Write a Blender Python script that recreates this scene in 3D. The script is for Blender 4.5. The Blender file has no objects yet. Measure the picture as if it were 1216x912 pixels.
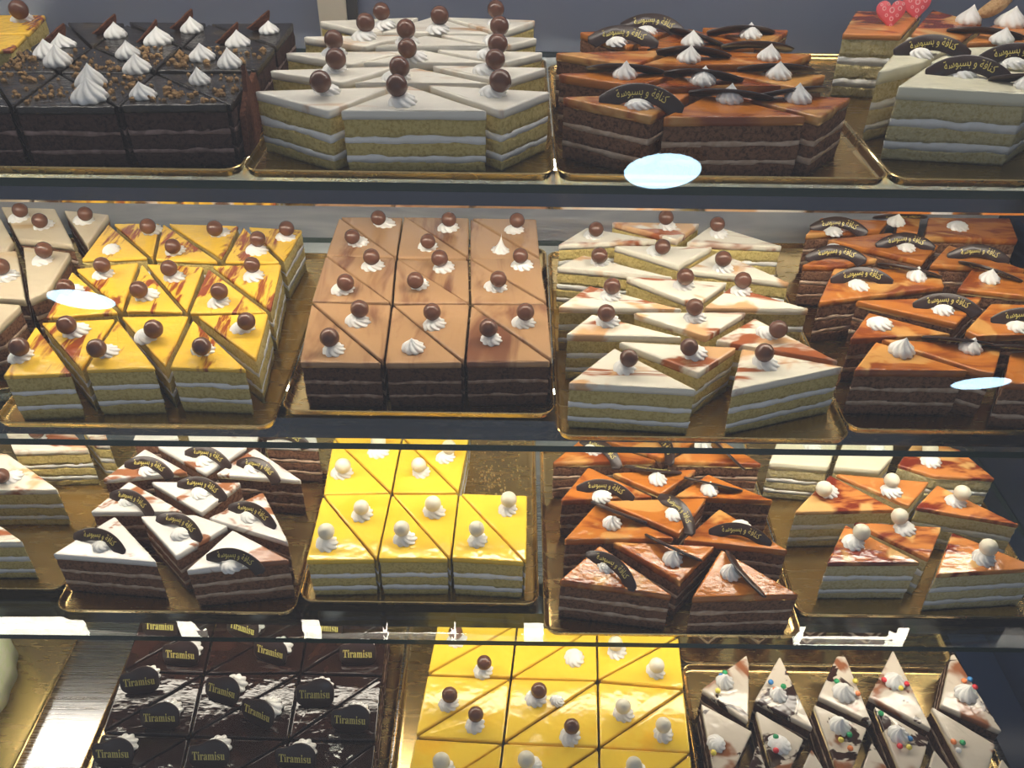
import bpy, bmesh, math, random
from mathutils import Vector, Matrix, noise
PI = math.pi
rnd = random.Random(11)
SC = bpy.context.scene
COL = SC.collection
CAMZ = 1.30                      # eye height; every shelf is measured down from it
TOP = {1: .186, 2: .376, 3: .557, 4: .709}
FLOOR = {1: .2255, 2: .4185, 3: .6045, 4: .753}
SHELF = {1: 'top shelf', 2: 'second shelf', 3: 'third shelf', 4: 'bottom shelf'}

# ------------------------------------------------------------------ helpers
def link(name, me, mat=None, parent=None, loc=None):
    o = bpy.data.objects.new(name, me); COL.objects.link(o)
    if mat is not None and me is not None:
        mats = mat if isinstance(mat, (list, tuple)) else [mat]
        if len(me.materials) == 0:
            for m in mats: me.materials.append(m)
    if parent is not None: o.parent = parent
    if loc is not None: o.location = loc
    return o
def empty(name, loc, label, cat, group=None):
    o = bpy.data.objects.new(name, None); COL.objects.link(o)
    o.location = loc; o.empty_display_size = .01
    return tag(o, label, cat, group)
def tag(o, label, cat, group=None):
    o['label'] = label; o['category'] = cat
    if group: o['group'] = group
    return o
def structure(o): o['kind'] = 'structure'; return o
def finish(bm, name, smooth=True, angle=None):
    bmesh.ops.recalc_face_normals(bm, faces=bm.faces)
    me = bpy.data.meshes.new(name); bm.to_mesh(me); bm.free()
    for p in me.polygons: p.use_smooth = smooth
    if angle is not None:
        try: me.set_sharp_from_angle(angle=angle)
        except Exception: pass
    return me
def box_bm(bm, x0, x1, y0, y1, z0, z1):
    v = [bm.verts.new((x, y, z)) for z in (z0, z1) for y in (y0, y1) for x in (x0, x1)]
    fs = [(0,2,3,1),(4,5,7,6),(0,1,5,4),(2,6,7,3),(0,4,6,2),(1,3,7,5)]
    return [bm.faces.new([v[i] for i in f]) for f in fs]
def box(name, x0, x1, y0, y1, z0, z1, mat, parent=None, bev=0):
    bm = bmesh.new(); box_bm(bm, x0, x1, y0, y1, z0, z1)
    if bev: bmesh.ops.bevel(bm, geom=bm.edges[:], offset=bev, segments=2, affect='EDGES')
    return link(name, finish(bm, name, bool(bev), .6), mat, parent)

# ------------------------------------------------------------------ materials
class NT:
    def __init__(self, name):
        self.m = bpy.data.materials.new(name); self.m.use_nodes = True
        self.t = self.m.node_tree; self.t.nodes.clear()
        self.out = self.n('ShaderNodeOutputMaterial')
    def n(self, kind, **kw):
        nd = self.t.nodes.new(kind)
        for k, v in kw.items():
            if k in nd.inputs: nd.inputs[k].default_value = v
            else: setattr(nd, k, v)
        return nd
    def l(self, a, b): self.t.links.new(a, b)
    def pos(self, scale=(1,1,1), rot=0, rand=True):
        g = self.n('ShaderNodeNewGeometry'); v = g.outputs['Position']
        if rand:
            oi = self.n('ShaderNodeObjectInfo'); mu = self.n('ShaderNodeMath', operation='MULTIPLY'); mu.inputs[1].default_value = 7.3
            self.l(oi.outputs['Random'], mu.inputs[0])
            ad = self.n('ShaderNodeVectorMath', operation='ADD'); self.l(v, ad.inputs[0]); self.l(mu.outputs[0], ad.inputs[1]); v = ad.outputs[0]
        mp = self.n('ShaderNodeMapping'); mp.inputs['Rotation'].default_value = (0, 0, rot); mp.inputs['Scale'].default_value = scale
        self.l(v, mp.inputs['Vector']); return mp.outputs[0]
    def noise(self, vec, scale=1., detail=3., rough=.55, dist=0.):
        nd = self.n('ShaderNodeTexNoise'); nd.inputs['Scale'].default_value = scale; nd.inputs['Detail'].default_value = detail
        nd.inputs['Roughness'].default_value = rough; nd.inputs['Distortion'].default_value = dist
        self.l(vec, nd.inputs['Vector']); return nd.outputs['Fac']
    def step(self, fac, a, b):
        nd = self.n('ShaderNodeMapRange'); nd.interpolation_type = 'SMOOTHSTEP'
        nd.inputs['From Min'].default_value = a; nd.inputs['From Max'].default_value = b
        self.l(fac, nd.inputs['Value']); return nd.outputs[0]
    def mul(self, a, b):
        nd = self.n('ShaderNodeMath', operation='MULTIPLY'); self.l(a, nd.inputs[0])
        if isinstance(b, (int, float)): nd.inputs[1].default_value = b
        else: self.l(b, nd.inputs[1])
        return nd.outputs[0]
    def mix(self, fac, a, b):
        nd = self.n('ShaderNodeMix', data_type='RGBA')
        self.l(fac, nd.inputs[0])
        for s, v in ((6, a), (7, b)):
            if isinstance(v, tuple): nd.inputs[s].default_value = (*v, 1)
            else: self.l(v, nd.inputs[s])
        return nd.outputs[2]
    def bump(self, h, strength=.4, dist=.001):
        nd = self.n('ShaderNodeBump'); nd.inputs['Strength'].default_value = strength; nd.inputs['Distance'].default_value = dist
        self.l(h, nd.inputs['Height']); return nd.outputs[0]
    def bsdf(self, color, rough=.5, metal=0., normal=None, spec=.5, coat=0., emit=None):
        b = self.n('ShaderNodeBsdfPrincipled'); b.inputs['Metallic'].default_value = metal
        if isinstance(rough, float): b.inputs['Roughness'].default_value = rough
        else: self.l(rough, b.inputs['Roughness'])
        b.inputs['Specular IOR Level'].default_value = spec; b.inputs['Coat Weight'].default_value = coat; b.inputs['Coat Roughness'].default_value = .08
        if isinstance(color, tuple): b.inputs['Base Color'].default_value = (*color, 1)
        else: self.l(color, b.inputs['Base Color'])
        if normal is not None: self.l(normal, b.inputs['Normal'])
        self.l(b.outputs[0], self.out.inputs['Surface']); return self.m

def crumb(name, a, b, pore=.35):
    t = NT(name); v = t.pos((1,1,1), 0, False)
    n1 = t.noise(v, 420, 4, .7); n2 = t.noise(v, 90, 2)
    c = t.mix(t.step(n1, .36, .56), b, a); n3 = t.noise(v, 230, 3, .6); c2 = t.mix(t.step(n3, .60, .68), c, b); c2 = t.mix(t.mul(t.step(n2, .4, .75), .6), c2, a)
    return t.bsdf(c2, .92, 0., t.bump(n1, 1., .0022), .2)
def creamy(name, col, col2, rough=.55):
    t = NT(name); v = t.pos((1,1,1), 0, False); n = t.noise(v, 160, 3)
    return t.bsdf(t.mix(t.step(n, .35, .7), col2, col), rough, 0., t.bump(n, .5, .0012), .4)
def glaze(name, base, streak, thr=.55, soft=.08, scale=(16, 46, 20), rot=.5, rough=.16, bump=.15, dark=None, fine=True, ripple=0., amount=1., rs=(150, 330, 100)):
    t = NT(name); v = t.pos(scale, rot)
    n = t.noise(v, 1., 4., .6, .6)
    f = t.mul(t.step(n, thr, thr + soft), amount)
    if fine:
        w = t.noise(t.pos((260, 24, 60), rot), 1., 3., .6)
        f = t.mul(f, t.step(w, .25, .55))
    c = t.mix(f, base, streak)
    if dark:
        n2 = t.noise(t.pos((22, 30, 20), rot + .7), 1., 3., .5, .5)
        c = t.mix(t.step(n2, .54, .64), c, dark)
    v2 = t.pos((1, 1, 1)); b1 = t.noise(v2, 60, 2.)
    nb = t.bump(b1, bump, .004)
    if ripple:
        b2 = t.noise(t.pos(rs, .3), 1., 3., .6, .4)
        bn = t.n('ShaderNodeBump'); bn.inputs['Strength'].default_value = ripple; bn.inputs['Distance'].default_value = .002
        t.l(b2, bn.inputs['Height']); t.l(nb, bn.inputs['Normal']); nb = bn.outputs[0]
    return t.bsdf(c, rough, 0., nb, .5)
def plain(name, col, rough=.5, metal=0., spec=.5, coat=0.):
    return NT(name).bsdf(col, rough, metal, None, spec, coat)
def emission(name, col, s):
    t = NT(name); e = t.n('ShaderNodeEmission'); e.inputs[0].default_value = (*col, 1); e.inputs[1].default_value = s
    t.l(e.outputs[0], t.out.inputs['Surface']); return t.m
def clear_glass(name, tint, k=1.):
    t = NT(name)                       # thin clear glass: straight through, Schlick reflection on both faces
    lw = t.n('ShaderNodeLayerWeight'); lw.inputs[0].default_value = .5
    pw = t.n('ShaderNodeMath', operation='POWER'); t.l(lw.outputs['Facing'], pw.inputs[0]); pw.inputs[1].default_value = 5.
    f = t.n('ShaderNodeMath', operation='MULTIPLY_ADD'); t.l(pw.outputs[0], f.inputs[0]); f.inputs[1].default_value = .96; f.inputs[2].default_value = .04
    tr = t.n('ShaderNodeBsdfTransparent'); tr.inputs[0].default_value = (*tint, 1)
    gl = t.n('ShaderNodeBsdfGlossy'); gl.inputs['Roughness'].default_value = .01; gl.inputs[0].default_value = (k, k, k, 1)
    mx = t.n('ShaderNodeMixShader'); t.l(f.outputs[0], mx.inputs[0]); t.l(tr.outputs[0], mx.inputs[1]); t.l(gl.outputs[0], mx.inputs[2])
    t.l(mx.outputs[0], t.out.inputs['Surface']); return t.m
def brushed(name, col, rough, sc=(4, 900, 4), amt=.25):
    t = NT(name); n = t.noise(t.pos(sc, 0, False), 1., 3., .6)
    r = t.n('ShaderNodeMapRange'); r.inputs['To Min'].default_value = rough * .8; r.inputs['To Max'].default_value = rough * 1.3
    t.l(n, r.inputs['Value'])
    n2 = t.noise(t.pos((7, 9, 6), 0, False), 1., 2.)
    c = t.mix(t.step(n2, .3, .75), tuple(x * .82 for x in col), col)
    return t.bsdf(c, r.outputs[0], 1., t.bump(n, amt, .0006))

M = {}
M['sp_pale'] = crumb('sponge_pale', (.76, .60, .22), (.54, .38, .10))
M['sp_cream'] = crumb('sponge_cream', (.80, .68, .36), (.62, .48, .19))
M['sp_lemon'] = crumb('sponge_lemon', (.76, .60, .21), (.54, .39, .10))
M['sp_choc'] = crumb('sponge_chocolate', (.27, .125, .062), (.085, .034, .016))
M['sp_dark'] = crumb('sponge_dark', (.085, .045, .036), (.032, .017, .015))
M['sp_deep'] = crumb('sponge_deep', (.125, .056, .030), (.042, .018, .010))
M['cr_white'] = creamy('cream_white', (.91, .89, .85), (.86, .83, .76))
M['cr_mocha'] = creamy('cream_mocha', (.64, .47, .34), (.48, .31, .20))
M['cr_dark'] = creamy('cream_dark', (.33, .22, .19), (.18, .11, .09))
M['cr_deep'] = creamy('cream_deep', (.44, .29, .20), (.25, .14, .09))
M['gl_dark'] = glaze('glaze_dark', (.020, .015, .011), (.075, .055, .03), .5, .2, (30, 40, 30), .2, .16, .25, None, False, .5)
M['gl_cream'] = glaze('glaze_cream', (.84, .79, .68), (.55, .32, .16), .545, .14, (10, 38, 10), .15, .14, .2, None, False, .06)
M['gl_caramel'] = glaze('glaze_caramel', (.50, .165, .024), (.25, .055, .010), .46, .16, (14, 50, 14), .2, .07, .25, (.62, .31, .085), False, .16)
M['gl_mocha'] = glaze('glaze_mocha', (.66, .55, .38), (.60, .40, .19), .58, .2, (10, 14, 10), .4, .22, .2, None, False)
M['gl_yellow'] = glaze('glaze_yellow', (.92, .56, .055), (.28, .055, .012), .545, .05, (34, 11, 10), .25, .09, .3, None, True, .3)
M['gl_milk'] = glaze('glaze_milk', (.42, .24, .115), (.17, .065, .032), .47, .22, (30, 7, 8), .1, .24, .2, None, False)
M['gl_vanilla'] = glaze('glaze_vanilla', (.86, .80, .66), (.36, .10, .032), .535, .09, (10, 40, 12), -.35, .15, .2, (.72, .42, .20), False, .06)
M['gl_white'] = glaze('glaze_white', (.84, .80, .74), (.34, .13, .055), .55, .06, (16, 26, 16), .6, .2, .25, None, False, .10)
M['gl_ivory'] = glaze('glaze_ivory', (.84, .79, .58), (.75, .62, .36), .62, .2, (12, 12, 12), .3, .2, .3, None, False)
M['gl_lemon'] = glaze('glaze_lemon', (.93, .62, .055), (.93, .52, .03), .5, .2, (14, 18, 10), .3, .13, .22, None, False)
M['gl_tira'] = glaze('glaze_tiramisu', (.020, .009, .007), (.035, .014, .010), .5, .2, (20, 20, 20), .3, .03, .16, None, False, .22, 1., (30, 120, 40))
M['gl_red'] = glaze('glaze_red_caramel', (.64, .24, .06), (.19, .026, .010), .455, .12, (12, 40, 12), -.45, .06, .2, (.72, .42, .15), False, .10)
M['gl_diamond'] = glaze('glaze_diamond', (.64, .56, .455), (.035, .014, .010), .57, .03, (24, 30, 20), .5, .13, .25, (.28, .10, .04), False)
M['rosette'] = creamy('whipped_cream', (.88, .87, .84), (.84, .82, .77), .5)
M['ball_choc'] = plain('ball_chocolate', (.125, .050, .029), .2)
M['ball_white'] = plain('ball_white', (.80, .74, .58), .35)
M['plaque'] = NT('plaque_chocolate').bsdf((.030, .014, .010), .3)
M['gold_ink'] = plain('gold_ink', (.72, .60, .16), .45)
M['shard'] = crumb('shard_chocolate', (.17, .065, .035), (.08, .03, .018))
M['nuts'] = crumb('nut_crumb', (.44, .27, .12), (.26, .15, .07))
M['tray'] = brushed('tray_gold', (.84, .60, .25), .25, (40, 200, 40), .12)
M['steel'] = brushed('steel_deck', (.62, .62, .64), .26)
M['rail'] = brushed('rail_metal', (.12, .135, .17), .14, (3, 400, 400), .01)  # blue reflection on the rails is put into the metal's own colour
M['glass_edge'] = plain('glass_edge', (.012, .035, .028), .12)
M['shelf_glass'] = clear_glass('shelf_glass', (.93, .965, .945))
M['front_glass'] = clear_glass('front_glass', (.985, .992, .995))
M['led'] = emission('led_tube', (1., .90, .75), 33.)
M['led_low'] = emission('led_tube_low', (1., .90, .75), 18.)
M['chrome'] = plain('polished_lip', (.80, .80, .78), .07, 1.)
M['led_top'] = emission('led_tube_top', (1., .92, .81), 30.)
M['lamp'] = emission('lamp_diffuser', (.50, .78, 1.), 20.)
M['housing'] = plain('lamp_housing', (.75, .75, .75), .4)
M['white_plastic'] = plain('tube_holder', (.75, .75, .72), .4)
def back_mat():
    t = NT('back_panel'); n = t.noise(t.pos((3, 3, 26), 0, False), 1., 3., .6, 1.4)
    c = t.mix(t.step(n, .35, .7), (.27, .29, .345), (.42, .43, .46))
    return t.bsdf(c, .22, .35, t.bump(n, .25, .01))
M['back'] = back_mat()
M['door'] = NT('door_panel').bsdf((.15, .17, .235), .25)
M['navy'] = NT('navy_panel').bsdf((.012, .022, .05), .22)
M['post'] = plain('post_beige', (.52, .47, .38), .45)
M['post_dark'] = plain('post_dark', (.05, .05, .055), .4)
M['crumbs'] = crumb('cake_crumb', (.80, .62, .28), (.55, .38, .14))
M['pink'] = plain('heart_pink', (.72, .10, .12), .4)
M['pinkrim'] = plain('heart_ring', (.90, .48, .48), .45)
M['biscuit'] = crumb('biscuit', (.62, .40, .20), (.46, .26, .11))
M['icing'] = creamy('icing_green', (.70, .78, .42), (.78, .80, .56), .4)
for k, c in dict(red=(.75, .04, .05), green=(.02, .36, .12), blue=(.03, .20, .50), yellow=(.85, .70, .10), orange=(.88, .25, .07), white=(.85, .82, .8)).items():
    M['candy_' + k] = plain('candy_' + k, c, .18)

# kind: noun, (sponge, cream, glaze), layer heights bottom to top with 's' sponge 'c' cream, glaze share
KIND = {
 'dark': ('dark chocolate slice', 'sp_dark', 'cr_dark', 'gl_dark', .10),
 'yellowcaramel': ('yellow caramel slice', 'sp_pale', 'cr_white', 'gl_yellow', .05),
 'cream': ('white cream slice', 'sp_pale', 'cr_white', 'gl_cream', .12),
 'caramelchoc': ('caramel chocolate slice', 'sp_choc', 'cr_mocha', 'gl_caramel', .12),
 'whitevanilla': ('ivory vanilla slice', 'sp_cream', 'cr_white', 'gl_ivory', .16),
 'redcaramel': ('red caramel slice', 'sp_cream', 'cr_white', 'gl_red', .07),
 'mocha': ('beige mocha slice', 'sp_choc', 'cr_mocha', 'gl_mocha', .14),
 'milkchoc': ('milk chocolate slice', 'sp_deep', 'cr_deep', 'gl_milk', .10),
 'vanillacaramel': ('vanilla caramel slice', 'sp_pale', 'cr_white', 'gl_vanilla', .12),
 'chocwhite': ('white topped chocolate slice', 'sp_choc', 'cr_mocha', 'gl_white', .10),
 'lemon': ('plain yellow slice', 'sp_lemon', 'cr_white', 'gl_lemon', .09),
 'tiramisu': ('glossy black slice', 'sp_deep', 'cr_deep', 'gl_tira', .10),
 'diamond': ('beige kite slice', 'sp_deep', 'cr_mocha', 'gl_diamond', .12),
}
TK = {'1a':('dark',1),'1y':('yellowcaramel',1),'1b':('cream',1),'1c':('caramelchoc',1),'1d':('whitevanilla',1,.177),'1e':('redcaramel',1,.177),
 '2a':('mocha',2),'2b':('yellowcaramel',2),'2c':('milkchoc',2),'2d':('vanillacaramel',2),'2e':('caramelchoc',2),
 '3a':('vanillacaramel',3),'3b':('chocwhite',3),'3c':('lemon',3),'3d':('caramelchoc',3),'3e':('redcaramel',3),'3f':('whitevanilla',3),
 '4a':('tiramisu',4),'4b':('lemon',4),'4c':('diamond',4)}
# slices: row from the front, outline on the tray in mm, toppers
TRAYS = {}
TRAYS['1a'] = [
 (0, [(-358.7, 589.8), (-358.0, 523.5), (-312.9, 525.3)], []),
 (0, [(-358.1, 590.7), (-312.2, 526.1), (-312.6, 592.6)], []),
 (0, [(-311.4, 591.8), (-311.2, 525.4), (-248.1, 527.9)], [('ros', (-269.9, 540.9), 1.2, 'cone')]),
 (0, [(-310.6, 592.7), (-247.3, 528.8), (-247.6, 595.5)], [('ros', (-280.2, 568.7), 1.2, 'cone')]),
 (0, [(-246.4, 594.7), (-246.1, 528.0), (-179.3, 532.1)], [('ros', (-237.0, 545.5), 1.0, 'cone')]),
 (0, [(-245.6, 595.6), (-178.5, 533.0), (-178.7, 598.5)], [('ros', (-210.5, 577.1), 0.8, 'cone')]),
 (1, [(-359.1, 649.3), (-358.6, 591.8), (-313.3, 593.8)], []),
 (1, [(-358.4, 650.3), (-312.6, 594.8), (-313.5, 652.4)], [('ros', (-319.5, 610.4), 1.0, 'cone'), ('ros', (-335.6, 629.9), 1.0, 'cone')]),
 (1, [(-312.2, 651.7), (-311.4, 593.9), (-248.6, 596.6)], [('ros', (-260.8, 600.8), 1.1, 'cone')]),
 (1, [(-311.3, 652.5), (-247.7, 597.4), (-248.1, 655.5)], [('ros', (-277.6, 629.8), 1.0, 'cone')]),
 (1, [(-246.9, 654.9), (-246.4, 596.7), (-179.7, 599.6)], [('ros', (-223.3, 625.7), 1.0, 'cone'), ('ros', (-199.2, 609.7), 1.0, 'cone')]),
 (1, [(-245.9, 655.6), (-178.7, 600.4), (-179.1, 658.8)], []),
 (2, [(-359.9, 717.1), (-359.0, 651.5), (-314.0, 653.6)], [('ros', (-335.5, 657.2), 1, 'shard')]),
 (2, [(-359.3, 718.0), (-313.3, 654.5), (-313.5, 720.3)], []),
 (2, [(-312.3, 719.5), (-312.3, 653.7), (-248.9, 656.7)], [('ros', (-307.7, 684.7), 1, 'shard'), ('ros', (-269.4, 668.4), 1.1, 'shard')]),
 (2, [(-311.6, 720.4), (-248.1, 657.6), (-249.2, 723.6)], [('ros', (-253.4, 700.0), 1, 'shard')]),
 (2, [(-248.0, 722.9), (-246.9, 656.8), (-179.9, 659.9)], [('ros', (-208.4, 664.7), 1, 'shard')]),
 (2, [(-247.1, 723.7), (-179.1, 660.8), (-179.6, 727.2)], [('ros', (-193.5, 700.3), 0.9, 'shard')]),
]
TRAYS['1y'] = [
 (0, [(-437.4, 677.7), (-421.8, 637.9), (-366.3, 640.5), (-373.5, 680.9)], []),
 (1, [(-450.1, 739.3), (-440.2, 683.5), (-376.3, 688.9), (-386.6, 742.7)], [('ball', (-399.3, 727.6), (-395.3, 719.6), 'choc')]),
]
TRAYS['1b'] = [
 (0, [(-171.6, 559.9), (-116.0, 524.3), (-82.2, 573.8)], [('ball', (-122.9, 560.1), (-124.5, 551.3), 'choc')]),
 (0, [(-109.6, 524.3), (-16.2, 527.9), (-71.0, 574.2)], [('ball', (-71.6, 541.0), (-74.6, 540.8), 'choc')]),
 (0, [(-59.7, 574.8), (-8.7, 528.5), (23.5, 567.9)], [('ball', (-15.2, 561.3), (-10.2, 556.9), 'choc')]),
 (1, [(-172.5, 606.4), (-116.7, 579.9), (-83.1, 617.8)], [('ball', (-126.1, 607.5), (-123.5, 602.0), 'choc')]),
 (1, [(-110.1, 580.1), (-16.9, 583.9), (-71.7, 618.3)], [('ball', (-81.7, 591.7), (-78.2, 585.9), 'choc')]),
 (1, [(-60.7, 619.1), (-9.6, 584.5), (22.4, 614.8)], [('ball', (-19.8, 605.6), (-14.5, 602.1), 'choc')]),
 (2, [(-170.1, 646.3), (-117.3, 623.6), (-81.8, 656.9)], [('ball', (-133.2, 644.4), (-132.1, 643.8), 'choc')]),
 (2, [(-110.9, 623.7), (-17.7, 627.7), (-70.8, 657.3)], [('ball', (-73.4, 634.7), (-77.2, 626.5), 'choc')]),
 (2, [(-60.1, 658.1), (-10.5, 628.4), (21.2, 655.0)], [('ball', (-19.2, 645.5), (-13.6, 640.9), 'choc')]),
 (3, [(-164.8, 684.9), (-114.0, 663.2), (-81.0, 695.3)], [('ball', (-117.1, 685.1), (-115.1, 685.9), 'choc')]),
 (3, [(-107.7, 663.3), (-18.3, 667.3), (-70.3, 695.6)], [('ball', (-82.3, 673.0), (-82.8, 671.0), 'choc')]),
 (3, [(-60.0, 696.5), (-11.4, 668.1), (17.3, 693.6)], [('ball', (-16.4, 680.7), (-13.3, 683.9), 'choc')]),
 (4, [(-162.3, 736.3), (-112.8, 701.1), (-80.3, 750.6)], [('ball', (-105.7, 720.9), (-107.9, 722.9), 'choc')]),
 (4, [(-106.8, 701.1), (-20.1, 705.4), (-69.9, 751.0)], [('ball', (-62.2, 709.4), (-60.7, 711.2), 'choc')]),
 (4, [(-59.5, 751.7), (-13.1, 706.1), (16.3, 745.5)], [('ball', (-14.9, 732.0), (-17.3, 740.7), 'choc')]),
]
TRAYS['1c'] = [
 (0, [(28.6, 555.2), (83.3, 521.6), (116.2, 568.4)], [('plq', (79.8, 542.9), -16.8, 't', (78.4, 540.8), 'arc', 1.0)]),
 (0, [(89.7, 521.6), (181.6, 525.1), (127.3, 568.7)], [('plq', (138.3, 553.7), -11.6, 'o', (137.8, 553.9), 'arc', 1.0)]),
 (0, [(138.3, 569.4), (189.0, 525.7), (220.0, 563.0)], [('plq', (183.3, 561.1), 17.3, 'o', (182.8, 556.2), 'arc', 1.0)]),
 (1, [(27.8, 604.0), (82.4, 578.7), (115.1, 615.0)], [('plq', (74.9, 603.1), -6.3, 'o', (74.6, 600.3), 'arc', 1.0)]),
 (1, [(88.9, 578.8), (180.0, 582.4), (126.3, 615.4)], [('plq', (126.2, 590.6), -14.1, 'o', (126.3, 588.0), 'arc', 1.0)]),
 (1, [(137.1, 616.2), (187.2, 583.1), (218.0, 612.1)], [('plq', (181.8, 609.2), -1.6, 'o', (181.7, 604.3), 'arc', 1.0)]),
 (2, [(27.5, 654.0), (82.1, 626.5), (117.5, 666.0)], []),
 (2, [(88.6, 626.7), (180.0, 630.7), (128.9, 666.5)], [('plq', (128.3, 642.2), -9.5, 'o', (124.4, 637.6), 'arc', 1.0)]),
 (2, [(140.1, 667.3), (187.3, 631.3), (222.5, 663.0)], [('plq', (180.7, 665.3), -5.0, 'o', (185.2, 649.6), 'arc', 1.0)]),
 (3, [(49.0, 714.7), (84.4, 674.9), (129.2, 729.9)], [('plq', (82.1, 687.3), -11.6, 't', (77.0, 685.3), 'arc', 1.0), ('plq', (110.0, 723.7), -23.3, 't', (102.6, 715.9), 'arc', 1.0)]),
 (3, [(90.7, 674.8), (183.2, 679.3), (138.9, 730.3)], [('plq', (135.3, 692.6), -48.4, 'o', (134.8, 683.5), 'arc', 1.0)]),
 (3, [(148.6, 730.9), (190.3, 680.0), (218.9, 723.3)], [('plq', (176.9, 703.9), 2.8, 'o', (183.1, 702.2), 'arc', 1.0)]),
]
TRAYS['1d'] = [
 (0, [(245.1, 559.0), (327.5, 549.5), (369.1, 591.4), (284.3, 607.9)], [('plq', (300.7, 585.1), -10.9, 't', (298.9, 586.1), 'arc', 1.0), ('plq', (336.9, 565.9), -6.6, 'o', (330.6, 560.9), 'arc', 1.0)]),
 (1, [(242.1, 587.1), (281.5, 610.8), (318.5, 652.7), (294.7, 677.1)], [('plq', (293.8, 631.9), -1.9, 't', (285.9, 628.3), 'arc', 1.0)]),
 (1, [(286.8, 612.9), (372.7, 603.7), (386.6, 655.2), (321.2, 650.0)], [('plq', (344.9, 611.6), -6.9, 't', (342.0, 606.7), 'arc', 1.0)]),
]
TRAYS['1e'] = [
 (2, [(247.9, 685.5), (292.6, 683.2), (336.9, 757.4), (279.4, 754.3)], [('heart', (292.1, 713.3)), ('heart', (322.2, 740.4))]),
 (2, [(299.0, 683.0), (326.5, 662.5), (367.6, 715.2), (343.0, 757.2)], [('ros', (356.5, 717.7), 1, 'cone'), ('biscuit', (365.5, 726.2))]),
 (2, [(332.5, 662.7), (396.7, 670.0), (419.3, 729.5), (373.5, 714.9)], [('plq', (352.3, 675.8), -19.1, 'o', (359.7, 665.5), 'arc', 1.0), ('ros', (388.7, 714.8), 1.3, 'cone')]),
]
TRAYS['2a'] = [
 (3, [(-507.4, 779.1), (-459.1, 712.2), (-402.3, 701.0), (-451.7, 775.3)], [('ball', (-446.1, 738.7), (-443.7, 730.1), 'choc'), ('ball', (-477.2, 754.0), (-472.3, 751.8), 'choc')]),
 (3, [(-444.3, 775.2), (-391.5, 703.3), (-396.0, 767.7)], [('ball', (-414.0, 752.2), (-409.0, 748.3), 'choc')]),
 (2, [(-446.9, 696.3), (-400.3, 605.8), (-391.0, 619.9), (-399.3, 686.9)], [('ball', (-417.2, 670.4), (-413.1, 670.8), 'choc')]),
 (2, [(-491.2, 682.7), (-447.9, 612.0), (-404.1, 607.9), (-450.7, 691.6)], [('ball', (-436.1, 644.4), (-438.1, 643.0), 'choc')]),
 (1, [(-453.4, 602.5), (-426.2, 550.1), (-404.9, 564.3), (-402.2, 597.5)], []),
 (3, [(-552.7, 770.3), (-499.6, 691.5), (-460.1, 692.6), (-462.3, 709.7), (-510.4, 775.3)], []),
]
TRAYS['2b'] = [
 (0, [(-377.5, 568.1), (-371.9, 500.6), (-322.4, 504.8)], [('ball', (-369.5, 526.2), (-366.3, 523.2), 'choc')]),
 (0, [(-375.9, 572.8), (-318.5, 511.1), (-319.2, 580.2)], [('ball', (-341.6, 559.8), (-345.0, 555.4), 'choc')]),
 (0, [(-315.8, 577.0), (-314.6, 508.2), (-262.7, 511.4)], [('ball', (-306.4, 531.7), (-308.7, 523.0), 'choc')]),
 (0, [(-315.2, 581.7), (-258.6, 516.7), (-261.6, 585.5)], [('ball', (-284.6, 553.6), (-276.1, 550.7), 'choc')]),
 (0, [(-256.9, 579.7), (-254.3, 513.8), (-195.6, 512.0)], [('ball', (-235.4, 536.8), (-232.5, 528.2), 'choc')]),
 (0, [(-255.6, 585.7), (-192.0, 523.7), (-198.2, 589.7)], [('ball', (-213.0, 566.6), (-207.7, 562.5), 'choc')]),
 (1, [(-384.6, 654.1), (-374.8, 578.9), (-318.9, 587.6)], [('ball', (-369.8, 619.3), (-368.9, 610.4), 'choc')]),
 (1, [(-382.6, 656.7), (-318.3, 592.4), (-332.4, 671.3)], [('ball', (-354.3, 646.7), (-352.1, 645.3), 'choc')]),
 (1, [(-328.9, 668.0), (-314.7, 590.5), (-267.5, 590.4)], [('ball', (-305.3, 614.2), (-308.0, 608.5), 'choc')]),
 (1, [(-326.9, 671.5), (-265.8, 592.4), (-273.9, 667.0)], [('ball', (-292.7, 646.9), (-294.7, 644.0), 'choc')]),
 (1, [(-268.9, 663.2), (-262.6, 589.3), (-199.3, 592.1)], [('ball', (-243.1, 605.1), (-241.0, 606.2), 'choc')]),
 (1, [(-266.9, 667.2), (-197.9, 595.6), (-206.1, 671.9)], [('ball', (-224.8, 648.7), (-225.1, 650.3), 'choc')]),
 (2, [(-388.0, 745.0), (-385.5, 674.3), (-326.5, 678.9)], [('ros', (-364.5, 692.3), 0.9, 'flat')]),
 (2, [(-384.8, 747.8), (-324.0, 681.1), (-340.5, 749.2)], [('ball', (-341.3, 732.8), (-340.8, 723.8), 'choc')]),
 (2, [(-336.4, 746.9), (-320.5, 677.6), (-263.0, 676.2)], [('ball', (-307.1, 693.9), (-305.0, 685.2), 'choc')]),
 (2, [(-332.9, 749.3), (-261.5, 680.1), (-263.4, 746.2)], [('ball', (-276.6, 729.8), (-277.6, 720.9), 'choc')]),
 (2, [(-258.2, 741.9), (-257.1, 673.2), (-207.8, 674.6)], [('ball', (-233.1, 694.4), (-231.4, 696.8), 'choc')]),
 (2, [(-254.7, 744.5), (-205.6, 678.8), (-201.4, 741.0)], [('ball', (-213.4, 723.1), (-210.8, 720.8), 'choc')]),
]
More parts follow.
